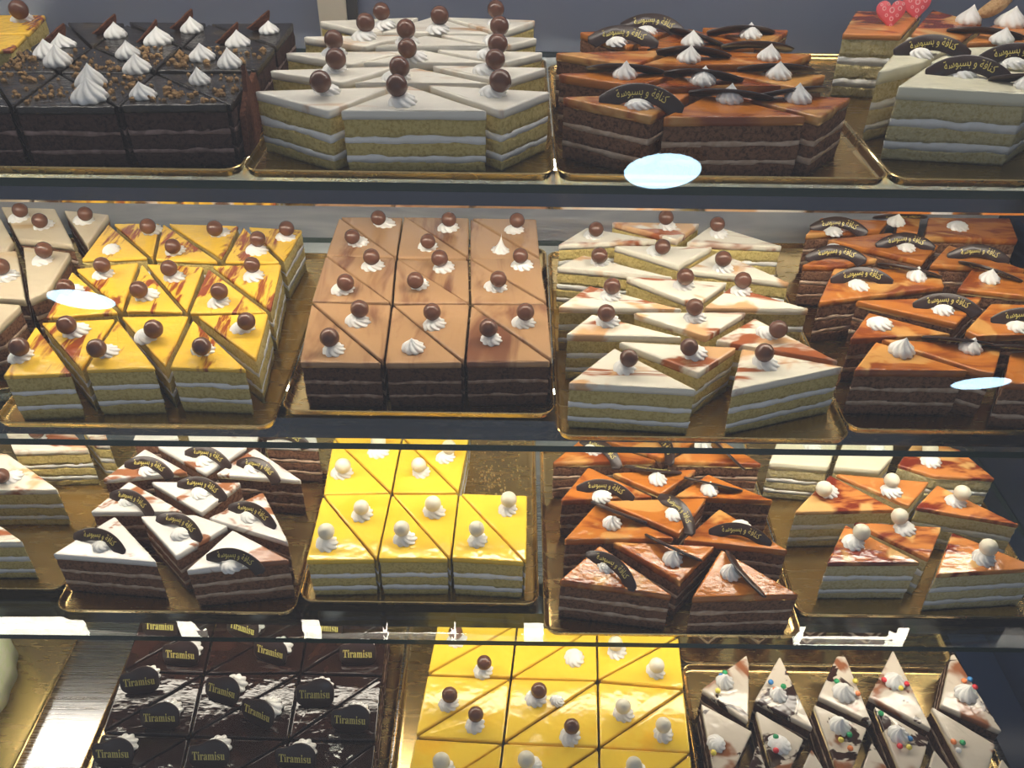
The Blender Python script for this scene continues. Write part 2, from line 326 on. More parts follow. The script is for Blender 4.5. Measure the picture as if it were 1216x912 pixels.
TRAYS['2c'] = [
 (0, [(-167.1, 606.7), (-159.4, 522.0), (-97.3, 522.8)], [('ball', (-136.5, 539.1), (-138.9, 540.6), 'choc')]),
 (0, [(-166.4, 607.4), (-96.6, 523.7), (-100.7, 606.5)], [('ball', (-123.9, 578.6), (-122.0, 580.7), 'choc')]),
 (0, [(-99.6, 605.7), (-95.5, 522.9), (-36.7, 525.3)], [('ros', (-75.9, 542.9), 1.0, 'cone')]),
 (0, [(-98.9, 606.5), (-36.1, 526.2), (-36.2, 608.8)], [('ball', (-62.4, 576.4), (-64.2, 578.4), 'choc')]),
 (0, [(-35.0, 607.9), (-35.0, 525.4), (29.8, 529.0)], [('ball', (-16.9, 557.0), (-18.8, 557.6), 'choc')]),
 (0, [(-34.3, 608.9), (30.5, 530.0), (28.3, 609.8)], [('ball', (8.8, 580.7), (9.9, 580.3), 'choc')]),
 (1, [(-169.9, 687.6), (-167.1, 608.6), (-101.4, 607.7)], [('ball', (-144.2, 628.1), (-140.4, 623.9), 'choc')]),
 (1, [(-169.1, 688.4), (-100.7, 608.5), (-106.1, 684.8)], [('ball', (-124.2, 669.4), (-124.6, 666.7), 'choc')]),
 (1, [(-105.0, 683.9), (-99.5, 607.7), (-36.9, 610.0)], [('ball', (-80.4, 638.2), (-82.6, 629.7), 'choc')]),
 (1, [(-104.2, 684.8), (-36.2, 610.9), (-40.7, 685.9)], [('ball', (-61.7, 669.6), (-65.0, 668.3), 'choc')]),
 (1, [(-39.5, 685.0), (-35.0, 610.1), (27.6, 611.0)], [('ball', (-14.8, 635.7), (-12.6, 631.6), 'choc')]),
 (1, [(-38.8, 685.9), (28.3, 611.9), (23.7, 688.4)], [('ball', (7.5, 673.0), (5.9, 671.9), 'choc')]),
 (2, [(-171.0, 766.2), (-169.9, 689.6), (-106.9, 686.1)], [('ball', (-144.3, 713.3), (-147.9, 707.4), 'choc')]),
 (2, [(-170.3, 767.1), (-106.1, 686.8), (-109.1, 769.9)], [('ball', (-124.5, 753.8), (-129.4, 747.8), 'choc')]),
 (2, [(-108.0, 769.1), (-105.0, 686.0), (-41.4, 687.0)], [('ball', (-79.1, 707.0), (-78.0, 699.6), 'choc')]),
 (2, [(-107.3, 769.9), (-40.7, 687.9), (-44.1, 769.1)], [('ball', (-63.1, 744.9), (-61.9, 742.7), 'choc')]),
 (2, [(-43.0, 768.3), (-39.6, 687.1), (23.0, 689.6)], [('ros', (-12.5, 704.0), 1.1, 'spike')]),
 (2, [(-42.2, 769.1), (23.7, 690.6), (21.8, 768.4)], [('ball', (0.4, 743.3), (2.7, 742.9), 'choc')]),
]
TRAYS['2d'] = [
 (0, [(40.0, 501.6), (135.1, 494.8), (78.8, 548.9)], [('ball', (84.0, 521.1), (86.1, 519.3), 'choc')]),
 (0, [(81.9, 557.5), (138.9, 516.6), (175.1, 551.6)], [('ball', (140.2, 542.3), (133.6, 537.0), 'choc')]),
 (0, [(158.3, 493.6), (249.6, 524.9), (177.1, 549.1)], [('ball', (191.1, 528.0), (187.9, 527.2), 'choc')]),
 (1, [(41.1, 563.5), (134.5, 563.1), (64.4, 594.8)], [('ball', (76.5, 583.6), (74.1, 579.4), 'choc')]),
 (1, [(97.8, 598.6), (152.5, 564.0), (193.1, 600.9)], [('ball', (148.0, 590.5), (146.0, 590.1), 'choc')]),
 (1, [(158.4, 560.1), (249.4, 534.3), (197.4, 594.3)], [('ball', (202.2, 570.8), (207.3, 563.4), 'choc')]),
 (2, [(36.5, 605.8), (140.8, 605.6), (65.9, 642.2)], [('ball', (81.9, 624.4), (82.5, 623.0), 'choc')]),
 (2, [(97.1, 657.7), (152.3, 611.7), (186.1, 648.6)], [('ball', (146.2, 641.4), (146.0, 638.7), 'choc')]),
 (2, [(157.2, 607.6), (246.2, 607.2), (188.1, 644.0)], [('ball', (194.3, 634.7), (194.2, 634.8), 'choc')]),
 (3, [(37.1, 673.4), (140.1, 656.8), (63.1, 696.5)], [('ball', (77.9, 683.4), (76.1, 677.6), 'choc')]),
 (3, [(91.7, 715.4), (147.9, 676.9), (185.5, 714.8)], [('ball', (130.1, 703.2), (134.4, 695.3), 'choc')]),
 (3, [(152.7, 670.6), (241.4, 651.3), (187.8, 706.3)], [('ball', (186.2, 673.4), (184.5, 672.3), 'choc')]),
 (4, [(39.9, 715.1), (135.5, 727.4), (69.5, 752.3)], [('ball', (75.2, 735.0), (76.6, 729.3), 'choc')]),
 (4, [(94.0, 764.2), (153.5, 726.9), (181.4, 763.1)], [('ball', (148.0, 754.8), (145.0, 752.6), 'choc')]),
 (4, [(160.4, 721.7), (251.0, 717.7), (192.2, 761.3)], [('ball', (194.8, 740.3), (191.7, 739.8), 'choc')]),
]
TRAYS['2e'] = [
 (0, [(255.5, 522.3), (342.7, 522.1), (285.3, 562.1)], [('ros', (299.5, 546.6), 1.1, 'cone')]),
 (0, [(289.7, 565.0), (347.6, 524.5), (360.2, 519.6), (383.5, 557.9)], [('plq', (348.4, 555.9), -11.8, 'e', (355.1, 552.1), 'arc', 1.0)]),
 (0, [(362.8, 510.0), (393.5, 506.8), (413.6, 553.7), (385.8, 549.8)], [('plq', (396.5, 547.4), -8.0, 'e', None, 'arc', 1.0)]),
 (1, [(265.8, 565.5), (350.7, 573.3), (293.9, 605.9)], [('ros', (296.9, 586.7), 1.2, 'flat')]),
 (1, [(288.0, 623.6), (360.4, 588.7), (400.9, 633.0)], [('plq', (360.7, 614.2), -11.0, 't', (356.5, 608.7), 'arc', 1.0)]),
 (1, [(363.6, 580.5), (369.6, 571.6), (422.5, 575.4), (437.3, 620.5), (402.1, 622.2)], [('plq', (415.9, 592.8), -9.2, 't', (407.3, 584.4), 'arc', 1.0)]),
 (2, [(256.7, 621.1), (373.6, 647.5), (379.0, 676.0), (286.5, 679.4)], [('plq', (302.9, 656.6), -1.7, 't', (298.9, 647.0), 'arc', 1.0), ('plq', (348.5, 666.9), -24.1, 'e', (353.7, 661.5), 'arc', 1.0)]),
 (2, [(383.6, 645.7), (443.5, 633.6), (465.0, 672.2), (413.1, 684.1)], [('plq', (419.8, 668.9), -39.1, 'e', (417.4, 660.3), 'arc', 1.0)]),
 (3, [(258.2, 682.8), (286.5, 682.2), (332.8, 697.2), (305.6, 721.3)], [('plq', (292.3, 696.8), -4.6, 't', (297.9, 712.9), 'arc', 1.0)]),
 (3, [(295.6, 735.1), (372.6, 694.1), (399.4, 726.5), (361.0, 750.6)], [('plq', (364.9, 723.5), -4.2, 't', (365.8, 719.8), 'arc', 1.0)]),
 (3, [(375.1, 686.5), (461.1, 681.4), (407.6, 726.2)], [('plq', (423.5, 700.6), -8.6, 't', (434.6, 710.2), 'arc', 1.0)]),
 (4, [(278.0, 744.2), (354.6, 756.9), (370.7, 778.1), (303.1, 781.5)], [('plq', (312.8, 755.7), -10.1, 't', (306.6, 750.6), 'arc', 1.0)]),
 (4, [(369.4, 755.4), (388.0, 749.3), (404.0, 784.8), (379.8, 785.8)], [('plq', (380.9, 774.4), 1.7, 'e', (373.0, 769.0), 'arc', 1.0)]),
 (4, [(391.4, 742.2), (480.6, 739.8), (494.5, 787.5), (411.0, 784.9)], [('ros', (431.4, 763.3), 1, 'flat')]),
]
TRAYS['3a'] = [
 (1, [(-534.1, 619.9), (-514.7, 566.9), (-415.3, 569.8), (-486.2, 618.5)], [('ball', (-464.6, 584.3), (-468.9, 576.8), 'choc')]),
 (2, [(-507.6, 656.1), (-481.7, 621.0), (-409.4, 625.0), (-442.7, 657.5)], [('ball', (-466.3, 638.5), (-463.3, 638.1), 'choc')]),
 (0, [(-481.2, 502.7), (-417.3, 504.6), (-456.8, 530.5)], []),
 (2, [(-434.1, 660.2), (-407.5, 632.5), (-392.0, 631.7), (-408.5, 658.3)], []),
]
TRAYS['3b'] = [
 (0, [(-388.0, 490.8), (-295.0, 483.4), (-351.1, 536.5)], [('plq', (-349.7, 506.6), -19.2, 's', (-348.2, 502.6), 'arc', 1.0)]),
 (0, [(-270.0, 474.9), (-184.5, 487.9), (-242.8, 522.3)], [('plq', (-228.6, 486.0), -14.9, 't', (-231.8, 481.3), 'arc', 1.0)]),
 (0, [(-329.7, 537.0), (-282.1, 490.1), (-247.3, 526.6), (-281.2, 540.0)], [('plq', (-286.6, 525.6), -27.6, 's', (-285.5, 516.4), 'arc', 1.0)]),
 (1, [(-268.6, 535.2), (-189.8, 506.7), (-227.5, 570.1)], [('plq', (-227.0, 539.5), -26.7, 't', (-230.9, 537.7), 'arc', 1.0)]),
 (1, [(-376.3, 541.6), (-292.3, 543.0), (-355.8, 583.1)], [('plq', (-339.2, 553.8), -26.4, 't', (-346.3, 556.6), 'arc', 1.0)]),
 (1, [(-335.8, 581.6), (-276.1, 541.7), (-250.2, 582.1)], [('plq', (-281.6, 572.3), -19.6, 't', (-283.7, 566.5), 'arc', 1.0)]),
 (2, [(-381.7, 583.0), (-303.5, 594.5), (-356.6, 628.3)], [('plq', (-339.6, 599.1), -16.9, 't', (-342.0, 597.1), 'arc', 1.0)]),
 (2, [(-347.3, 632.6), (-288.0, 594.1), (-257.7, 634.4)], [('plq', (-288.9, 615.0), -21.5, 't', (-293.3, 612.3), 'arc', 1.0)]),
 (2, [(-278.8, 592.9), (-194.8, 586.6), (-251.0, 631.7)], [('plq', (-236.0, 599.5), -29.0, 's', (-244.9, 602.6), 'arc', 1.0)]),
 (3, [(-242.8, 665.7), (-241.3, 634.6), (-187.9, 632.1), (-200.6, 667.9)], [('plq', (-221.7, 643.8), -15.1, 't', None, 'arc', 1.0)]),
 (3, [(-374.9, 666.8), (-372.4, 636.9), (-327.3, 641.6), (-343.1, 667.5)], []),
 (3, [(-331.2, 667.7), (-317.6, 640.6), (-250.3, 640.8), (-252.5, 666.8)], []),
]
TRAYS['3c'] = [
 (0, [(-172.2, 565.8), (-172.1, 488.6), (-113.3, 491.1)], [('ball', (-157.5, 508.0), (-157.9, 512.3), 'white')]),
 (0, [(-171.5, 566.8), (-112.7, 492.2), (-110.2, 570.1)], [('ball', (-132.2, 542.7), (-131.9, 541.0), 'white')]),
 (0, [(-111.6, 491.2), (-51.0, 492.3), (-109.1, 569.2)], [('ball', (-90.8, 514.1), (-93.4, 516.4), 'white')]),
 (0, [(-108.5, 570.2), (-50.3, 493.3), (-48.0, 571.4)], [('ball', (-68.0, 548.1), (-69.1, 547.5), 'white')]),
 (0, [(-49.2, 492.3), (13.5, 488.9), (-46.9, 570.4)], [('ball', (-28.0, 513.3), (-28.8, 516.6), 'white')]),
 (0, [(-46.2, 571.3), (14.3, 489.7), (15.5, 569.4)], [('ball', (-2.3, 550.4), (-1.6, 553.0), 'white')]),
 (1, [(-176.5, 647.7), (-172.1, 567.9), (-110.9, 571.3)], [('ball', (-159.3, 597.3), (-157.3, 595.6), 'white')]),
 (1, [(-175.9, 648.6), (-110.2, 572.3), (-109.0, 650.1)], [('ball', (-129.1, 626.6), (-129.1, 632.4), 'white')]),
 (1, [(-109.0, 571.4), (-48.6, 572.6), (-107.9, 649.1)], [('ball', (-84.9, 599.9), (-86.6, 598.2), 'white')]),
 (1, [(-107.2, 650.1), (-47.8, 573.5), (-42.0, 650.2)], [('ball', (-63.3, 620.6), (-59.9, 624.0), 'white')]),
 (2, [(-180.5, 726.3), (-176.6, 649.8), (-109.8, 651.2)], []),
 (2, [(-179.8, 727.3), (-109.1, 652.2), (-110.2, 728.9)], []),
 (2, [(-109.0, 728.0), (-107.9, 651.3), (-42.6, 651.4)], []),
 (2, [(-108.3, 728.9), (-41.9, 652.4), (-41.9, 729.0)], []),
]
TRAYS['3d'] = [
 (0, [(40.3, 470.1), (134.1, 457.1), (77.7, 510.3)], [('plq', (87.3, 483.5), -44.6, 's', (82.7, 486.8), 'arc', 1.0)]),
 (0, [(147.7, 453.9), (237.9, 458.7), (182.2, 507.3)], [('plq', (191.7, 477.3), -66.5, 'e', (184.7, 479.5), 'arc', 1.0)]),
 (0, [(88.2, 514.7), (141.4, 470.5), (178.5, 511.5)], [('plq', (138.0, 503.0), -33.6, 'e', (138.3, 494.3), 'arc', 1.0)]),
 (1, [(46.2, 515.1), (144.5, 519.6), (77.6, 559.4)], [('plq', (95.0, 543.3), -28.3, 'e', (90.4, 534.7), 'arc', 1.0)]),
 (1, [(150.6, 517.8), (241.0, 506.1), (189.8, 557.2)], [('plq', (201.7, 524.0), -15.2, 't', (204.2, 533.5), 'arc', 1.0)]),
 (1, [(84.6, 564.2), (148.5, 523.9), (181.6, 570.1)], [('plq', (153.0, 548.6), -63.4, 's', (147.4, 547.9), 'arc', 1.0)]),
 (2, [(44.9, 563.5), (132.4, 570.4), (73.9, 610.2)], [('plq', (88.2, 576.7), -14.0, 't', (84.0, 569.2), 'arc', 1.0)]),
 (2, [(95.4, 601.7), (138.9, 574.1), (178.6, 609.0)], [('plq', (134.3, 600.4), -8.9, 'o', (138.4, 592.2), 'arc', 1.0)]),
 (2, [(150.4, 572.0), (242.0, 567.1), (186.9, 602.1)], [('plq', (187.4, 581.4), -18.0, 'e', (184.6, 578.9), 'arc', 1.0)]),
 (3, [(38.8, 614.6), (141.6, 621.1), (71.5, 653.7)], [('plq', (90.1, 630.8), -46.3, 's', (79.9, 634.7), 'arc', 1.0)]),
 (3, [(150.4, 619.0), (242.8, 616.3), (204.7, 656.5)], [('plq', (205.8, 629.5), -64.3, 'e', (188.9, 640.7), 'arc', 1.0)]),
 (3, [(79.4, 657.0), (146.3, 624.1), (198.0, 659.3)], [('plq', (150.8, 640.2), -71.0, 's', None, 'arc', 1.0)]),
]
TRAYS['3e'] = [
 (0, [(268.9, 493.3), (351.0, 494.8), (298.6, 539.3)], [('ball', (298.6, 516.3), (305.0, 520.8), 'white')]),
 (0, [(305.8, 541.8), (357.9, 498.0), (384.3, 537.1)], [('ball', (349.2, 533.1), (344.5, 539.7), 'white')]),
 (0, [(356.4, 481.2), (450.3, 489.9), (389.9, 530.8)], [('ball', (404.9, 500.0), (406.8, 503.3), 'white')]),
 (1, [(368.7, 560.7), (455.9, 540.6), (400.9, 592.2)], [('ball', (409.1, 568.9), (411.9, 569.6), 'white')]),
 (1, [(256.5, 553.6), (351.8, 557.4), (303.6, 604.2)], [('ball', (294.9, 580.0), (287.7, 574.6), 'white')]),
 (1, [(309.2, 605.8), (364.3, 563.2), (396.1, 596.0)], [('ball', (355.0, 582.2), (354.3, 587.4), 'white')]),
 (2, [(372.5, 618.4), (403.0, 602.9), (459.6, 599.5), (442.5, 641.3), (406.7, 659.4)], [('ball', (406.6, 622.9), (406.7, 631.9), 'white')]),
]
TRAYS['3f'] = [
 (2, [(249.2, 619.9), (305.6, 614.0), (332.6, 664.5), (269.6, 661.9)], [('ros', (297.5, 644.2), 1, 'flat')]),
 (2, [(310.2, 613.9), (353.8, 610.2), (374.1, 632.0), (385.4, 664.4), (337.4, 664.6)], [('ros', (359.4, 642.9), 1, 'flat')]),
]
TRAYS['4a'] = [
 (0, [(-353.5, 356.6), (-275.7, 354.9), (-281.5, 416.3)], []),
 (0, [(-359.2, 418.5), (-354.6, 357.3), (-282.6, 416.9)], [('plq', (-336.7, 395.0), 0.8, 'b', (-339.7, 401.5), 'bean', 1.0)]),
 (0, [(-273.4, 354.8), (-190.6, 348.8), (-194.0, 414.4)], []),
 (0, [(-280.3, 416.9), (-274.5, 355.4), (-194.9, 415.1)], [('plq', (-254.8, 394.6), 0.8, 'b', (-252.8, 404.3), 'bean', 1.0)]),
 (0, [(-188.4, 348.7), (-113.4, 349.3), (-115.9, 413.8)], []),
 (0, [(-192.8, 414.9), (-189.4, 349.4), (-116.9, 414.5)], [('plq', (-180.7, 393.4), -2.2, 'b', (-175.7, 403.1), 'bean', 1.0)]),
 (1, [(-358.3, 419.7), (-281.7, 418.1), (-287.5, 479.4)], [('plq', (-308.4, 429.5), 0.9, 'b', (-309.2, 437.3), 'bean', 1.0)]),
 (1, [(-364.0, 481.6), (-359.3, 420.3), (-288.6, 480.1)], [('plq', (-338.9, 464.8), 7.6, 'b', (-333.8, 464.4), 'bean', 1.0)]),
 (1, [(-279.5, 418.0), (-194.1, 416.2), (-197.4, 481.8)], [('plq', (-222.8, 435.3), -24.0, 'b', (-222.8, 447.0), 'bean', 1.0)]),
 (1, [(-286.3, 480.1), (-280.5, 418.6), (-198.3, 482.5)], [('plq', (-260.6, 457.3), -17.2, 'b', (-260.3, 466.5), 'bean', 1.0)]),
 (1, [(-191.8, 416.1), (-115.9, 415.7), (-118.4, 480.2)], [('plq', (-139.4, 429.5), -2.3, 'b', (-145.3, 441.4), 'bean', 1.0)]),
 (1, [(-196.3, 482.4), (-192.9, 416.8), (-119.4, 480.9)], [('plq', (-175.8, 455.1), 0.9, 'b', (-176.5, 461.6), 'bean', 1.0)]),
 (2, [(-363.0, 482.7), (-287.6, 481.3), (-293.4, 542.6)], [('plq', (-310.6, 494.8), -3.7, 'b', (-314.4, 504.2), 'bean', 1.0)]),
 (2, [(-368.7, 544.6), (-364.1, 483.4), (-294.5, 543.2)], [('plq', (-341.3, 527.7), -2.5, 'b', (-317.1, 528.6), 'bean', 1.0)]),
 (2, [(-285.5, 481.2), (-197.5, 483.5), (-200.9, 549.2)], [('plq', (-226.2, 499.0), -16.7, 'b', (-226.5, 513.3), 'bean', 1.0)]),
 (2, [(-292.3, 543.3), (-286.5, 481.8), (-201.7, 549.9)], [('plq', (-259.7, 526.1), -19.2, 'b', (-251.5, 531.7), 'bean', 1.0)]),
 (2, [(-195.3, 483.5), (-118.5, 482.1), (-121.0, 546.6)], [('plq', (-143.5, 498.9), 0.9, 'b', (-145.1, 506.0), 'bean', 1.0)]),
 (2, [(-199.7, 549.8), (-196.4, 484.2), (-122.0, 547.3)], [('plq', (-180.4, 528.9), -4.6, 'b', (-171.1, 529.0), 'bean', 1.0)]),
]
TRAYS['4b'] = [
 (0, [(-86.1, 356.6), (-10.2, 350.3), (-4.1, 413.9)], [('ball', (-30.3, 363.5), (-31.7, 365.2), 'white')]),
 (0, [(-87.0, 357.4), (-4.9, 414.7), (-81.7, 418.9)], [('ball', (-54.1, 391.8), (-55.9, 392.0), 'white')]),
 (0, [(-8.2, 350.1), (76.7, 346.7), (80.3, 411.2)], [('ball', (48.1, 361.1), (46.3, 362.8), 'white')]),
 (0, [(-9.0, 350.9), (79.5, 412.0), (-2.9, 414.5)], [('ball', (21.8, 394.4), (16.6, 394.5), 'white')]),
 (0, [(78.7, 346.6), (157.1, 346.9), (160.7, 407.6)], [('ball', (140.0, 358.8), (137.7, 360.5), 'white')]),
 (0, [(78.0, 347.3), (159.9, 408.4), (81.5, 411.8)], [('ball', (110.5, 389.6), (108.3, 390.6), 'white')]),
 (1, [(-80.7, 420.0), (-4.0, 415.8), (2.1, 479.4)], [('ball', (-29.0, 431.5), (-28.4, 436.7), 'choc')]),
 (1, [(-81.5, 420.8), (1.4, 480.2), (-76.2, 482.4)], [('ball', (-53.9, 453.0), (-52.9, 454.9), 'choc')]),
 (1, [(-2.0, 415.6), (80.4, 413.0), (83.9, 477.5)], [('ball', (55.8, 422.2), (56.9, 425.7), 'choc')]),
 (1, [(-2.7, 416.4), (83.1, 478.3), (3.4, 480.0)], [('ball', (25.6, 458.5), (28.5, 460.5), 'choc'), ('ros', (45.5, 457.0), 0.7, 'flat')]),
 (1, [(82.4, 412.8), (160.9, 409.5), (164.5, 470.3)], [('ball', (139.2, 426.7), (138.4, 428.5), 'white')]),
 (1, [(81.6, 413.6), (163.6, 471.0), (85.1, 478.1)], [('ball', (105.8, 445.2), (104.3, 446.2), 'white')]),
 (2, [(-75.3, 483.4), (2.3, 481.2), (8.1, 541.6)], [('ball', (-23.5, 488.2), (-22.6, 489.3), 'choc')]),
 (2, [(-76.0, 484.2), (7.4, 542.4), (-70.9, 542.7)], [('ball', (-50.2, 522.1), (-51.7, 523.2), 'choc')]),
 (2, [(4.3, 481.1), (84.0, 479.3), (87.3, 540.5)], [('ros', (63.5, 503.6), 1.1, 'flat')]),
 (2, [(3.5, 481.9), (86.6, 541.3), (9.3, 542.2)], []),
 (2, [(86.0, 479.1), (164.6, 472.1), (168.0, 529.8)], [('ball', (140.4, 489.8), (140.1, 489.1), 'white')]),
 (2, [(85.2, 479.8), (167.1, 530.6), (88.6, 541.0)], [('ball', (105.5, 510.9), (103.3, 513.0), 'white')]),
]
TRAYS['4c'] = [
 (1, [(180.4, 471.6), (217.9, 438.1), (231.5, 499.0), (231.8, 511.0)], [('ros', (204.0, 479.0), 0.9, 'cone'), ('candy', (205.2, 487.6), 'green'), ('candy', (201.1, 484.1), 'blue'), ('candy', (204.7, 477.9), 'red'), ('candy', (195.0, 467.9), 'yellow')]),
 (1, [(228.1, 461.1), (275.6, 432.5), (264.0, 511.2)], [('ros', (251.6, 466.4), 0.9, 'cone'), ('candy', (246.8, 478.5), 'blue'), ('candy', (257.6, 474.2), 'green'), ('candy', (248.8, 470.5), 'orange')]),
 (1, [(288.1, 465.5), (330.5, 439.0), (327.8, 511.2), (318.9, 511.1)], [('ros', (313.3, 469.1), 1.1, 'cone'), ('candy', (309.1, 480.4), 'green'), ('candy', (326.7, 480.8), 'yellow'), ('candy', (324.8, 467.3), 'orange')]),
 (1, [(334.7, 465.3), (381.9, 433.2), (376.7, 519.7)], [('ros', (363.9, 481.5), 1.1, 'cone'), ('candy', (354.0, 482.0), 'red'), ('candy', (366.8, 473.2), 'yellow'), ('candy', (373.9, 477.8), 'red')]),
 (1, [(398.8, 458.5), (445.0, 431.7), (433.9, 518.8)], [('ros', (426.2, 469.0), 1.1, 'cone'), ('candy', (429.6, 482.2), 'orange'), ('candy', (435.9, 484.1), 'blue'), ('candy', (437.1, 475.8), 'red')]),
 (0, [(178.0, 458.2), (178.0, 386.4), (197.6, 395.9), (219.9, 430.3)], [('ros', (184.9, 417.7), 0.9, 'flat'), ('candy', (180.2, 407.2), 'yellow')]),
 (0, [(226.9, 451.9), (229.2, 384.5), (238.3, 384.7), (264.6, 423.7)], [('ros', (240.6, 417.7), 1.1, 'flat'), ('candy', (238.4, 423.1), 'green'), ('candy', (235.4, 410.3), 'red')]),
 (0, [(281.5, 458.1), (285.7, 387.8), (296.0, 391.3), (323.9, 434.3)], [('ros', (299.2, 434.8), 1.1, 'cone'), ('candy', (304.2, 425.6), 'green'), ('candy', (295.3, 420.7), 'yellow'), ('candy', (301.1, 412.8), 'orange')]),
 (0, [(337.2, 457.8), (340.4, 388.3), (352.5, 388.5), (377.0, 425.4)], [('ros', (349.6, 427.3), 1.1, 'cone'), ('candy', (339.7, 447.4), 'green'), ('candy', (345.8, 415.9), 'red'), ('candy', (353.7, 415.2), 'yellow'), ('candy', (357.4, 423.2), 'blue')]),
 (0, [(390.1, 458.5), (396.6, 389.1), (411.7, 389.3), (433.9, 420.6)], [('candy', (395.7, 421.4), 'orange'), ('candy', (403.5, 420.7), 'green'), ('candy', (396.7, 413.3), 'white')]),
 (-1, [(198.5, 378.9), (225.3, 379.3), (221.6, 417.7)], []),
 (-1, [(244.2, 379.6), (279.3, 380.1), (268.5, 415.3)], []),
 (-1, [(296.9, 380.3), (333.6, 380.8), (324.1, 422.4)], []),
 (-1, [(354.1, 381.1), (389.3, 381.6), (376.6, 415.4)], []),
 (-1, [(412.9, 381.9), (439.5, 382.3), (433.2, 408.3)], []),
 (2, [(186.9, 565.5), (205.0, 546.3), (230.4, 566.4)], []),
 (2, [(240.1, 566.4), (257.3, 547.2), (282.0, 567.2)], []),
 (2, [(291.6, 567.3), (307.2, 548.0), (337.3, 568.3)], []),
 (2, [(348.7, 568.2), (369.7, 549.0), (397.6, 569.2)], []),
]# ------------------------------------------------------------------ cake slices
def n1(x, seed): return noise.noise(Vector((x, seed * 3.71, seed * 1.37)))
def resample(poly, step=.0036, r=.0016):
    """closed outline with softened corners, points every few millimetres, with outward normals"""
    pts = []
    n = len(poly)
    for i in range(n):
        a, b, c = poly[i - 1], poly[i], poly[(i + 1) % n]
        e1, e2 = (b - a).normalized(), (c - b).normalized()
        k = min(r, (b - a).length * .3, (c - b).length * .3)
        p, q = b - e1 * k, b + e2 * k
        pts += [p, (p + q) / 2 * .5 + b * .5, q]
    out = []
    m = len(pts)
    for i in range(m):
        a, b = pts[i], pts[(i + 1) % m]
        s = max(1, int((b - a).length / step))
        for j in range(s): out.append(a.lerp(b, j / s))
    m = len(out); nor = []
    for i in range(m):
        t = (out[(i + 1) % m] - out[i - 1]).normalized(); nor.append(Vector((t.y, -t.x)))
    return out, nor
def inset(p, d):
    out = []
    for i in range(len(p)):
        a, q, c = p[i - 1], p[i], p[(i + 1) % len(p)]
        e1, e2 = (q - a).normalized(), (c - q).normalized()
        m, k = Vector((-e1.y, e1.x)), Vector((-e2.y, e2.x))
        out.append(q + (m + k) * (d / max(1 + m.dot(k), .25)))
    return out
def layer_mesh(name, pts, nor, zlo, zhi, seed, jit, rings, off, cap_round=0., foot=0.):
    bm = bmesh.new(); m = len(pts); loops = []
    for r in range(rings + 1):
        t = r / rings; row = []
        for i, (p, nn) in enumerate(zip(pts, nor)):
            z = zlo[i] + (zhi[i] - zlo[i]) * t
            d = off - .3 * jit + jit * (noise.noise(Vector((p.x * 260, p.y * 260, z * 300 + seed * 9.1))) + .5 * noise.noise(Vector((p.x * 700, p.y * 700, z * 800 + seed))))
            d -= foot * max(0., 1 - (z - FOOT0) / .010) if foot else 0.
            q = p + nn * d
            row.append(bm.verts.new((q.x, q.y, z)))
        loops.append(row)
    if cap_round:
        for k, (ins, up) in enumerate(((.0005, .0006), (.0014, .0009))):
            row = []
            for i, (p, nn) in enumerate(zip(pts, nor)):
                q = p + nn * (off - ins); row.append(bm.verts.new((q.x, q.y, zhi[i] + up * cap_round)))
            loops.append(row)
    for a, b in zip(loops, loops[1:]):
        for i in range(m):
            f = bm.faces.new((a[i], a[(i + 1) % m], b[(i + 1) % m], b[i])); f.smooth = True
    bm.faces.new(loops[0][::-1]).smooth = False
    bm.faces.new(loops[-1]).smooth = False
    me = bpy.data.meshes.new(name); bm.to_mesh(me); bm.free()
    return me
FOOT0 = .0

# ---- toppers: one mesh of each, shared by the copies
def rosette_mesh(style):
    R, seg, rings = .0088, 72, 16
    H = dict(cone=.0125, flat=.006, ring=.0062, spike=.018, shard=.011)[style]
    fl = 9
    bm = bmesh.new(); loops = []
    for k in range(rings):
        t = k / (rings - 1)
        if style in ('flat', 'ring'):
            rr = R * (1 - t ** 2.2) ** .5 if t < 1 else 0; z = H * t
        elif style == 'spike':
            rr = R * .85 * ((1 - t) ** 2.1 * .95 + .05 * (1 - t)); z = H * t
            if t < .12: rr = R * (.86 + .8 * t)
        else:
            z = H * t
            kx = ((0, .84), (.12, .98), (.28, .95), (.45, .76), (.62, .50), (.78, .27), (.9, .12), (1, .02))
            for (ta, ra), (tb, rb) in zip(kx, kx[1:]):
                if ta <= t <= tb: rr = R * (ra + (rb - ra) * (t - ta) / (tb - ta))
        row = []
        for i in range(seg):
            a = 2 * PI * i / seg; tw = a + t * 1.1
            f = 1 + (.13 if style != 'spike' else .08) * (abs(math.cos(fl * tw / 2)) * 2 - 1.1) * (1 - t * .5) + .06 * math.cos(2 * a + 1) * (1 if style != 'cone' else .3)
            row.append(bm.verts.new((rr * f * math.cos(a) + .0012 * t, rr * f * math.sin(a), z - .0008)))
        loops.append(row)
    for a, b in zip(loops, loops[1:]):
        for i in range(seg): bm.faces.new((a[i], a[(i + 1) % seg], b[(i + 1) % seg], b[i]))
    bm.faces.new(loops[0][::-1]); bm.faces.new(loops[-1])
    return finish(bm, 'cream_rosette')
ROS = {s: rosette_mesh(s) for s in ('cone', 'flat', 'ring', 'spike', 'shard')}
def sphere_mesh(r, name, lump=0.):
    bm = bmesh.new(); bmesh.ops.create_uvsphere(bm, u_segments=24, v_segments=16, radius=r)
    if lump:
        for v in bm.verts: v.co *= 1 + lump * noise.noise(v.co * 400)
    return finish(bm, name)
BALL = sphere_mesh(.0071, 'ball', .03); CANDY = sphere_mesh(.0026, 'candy')
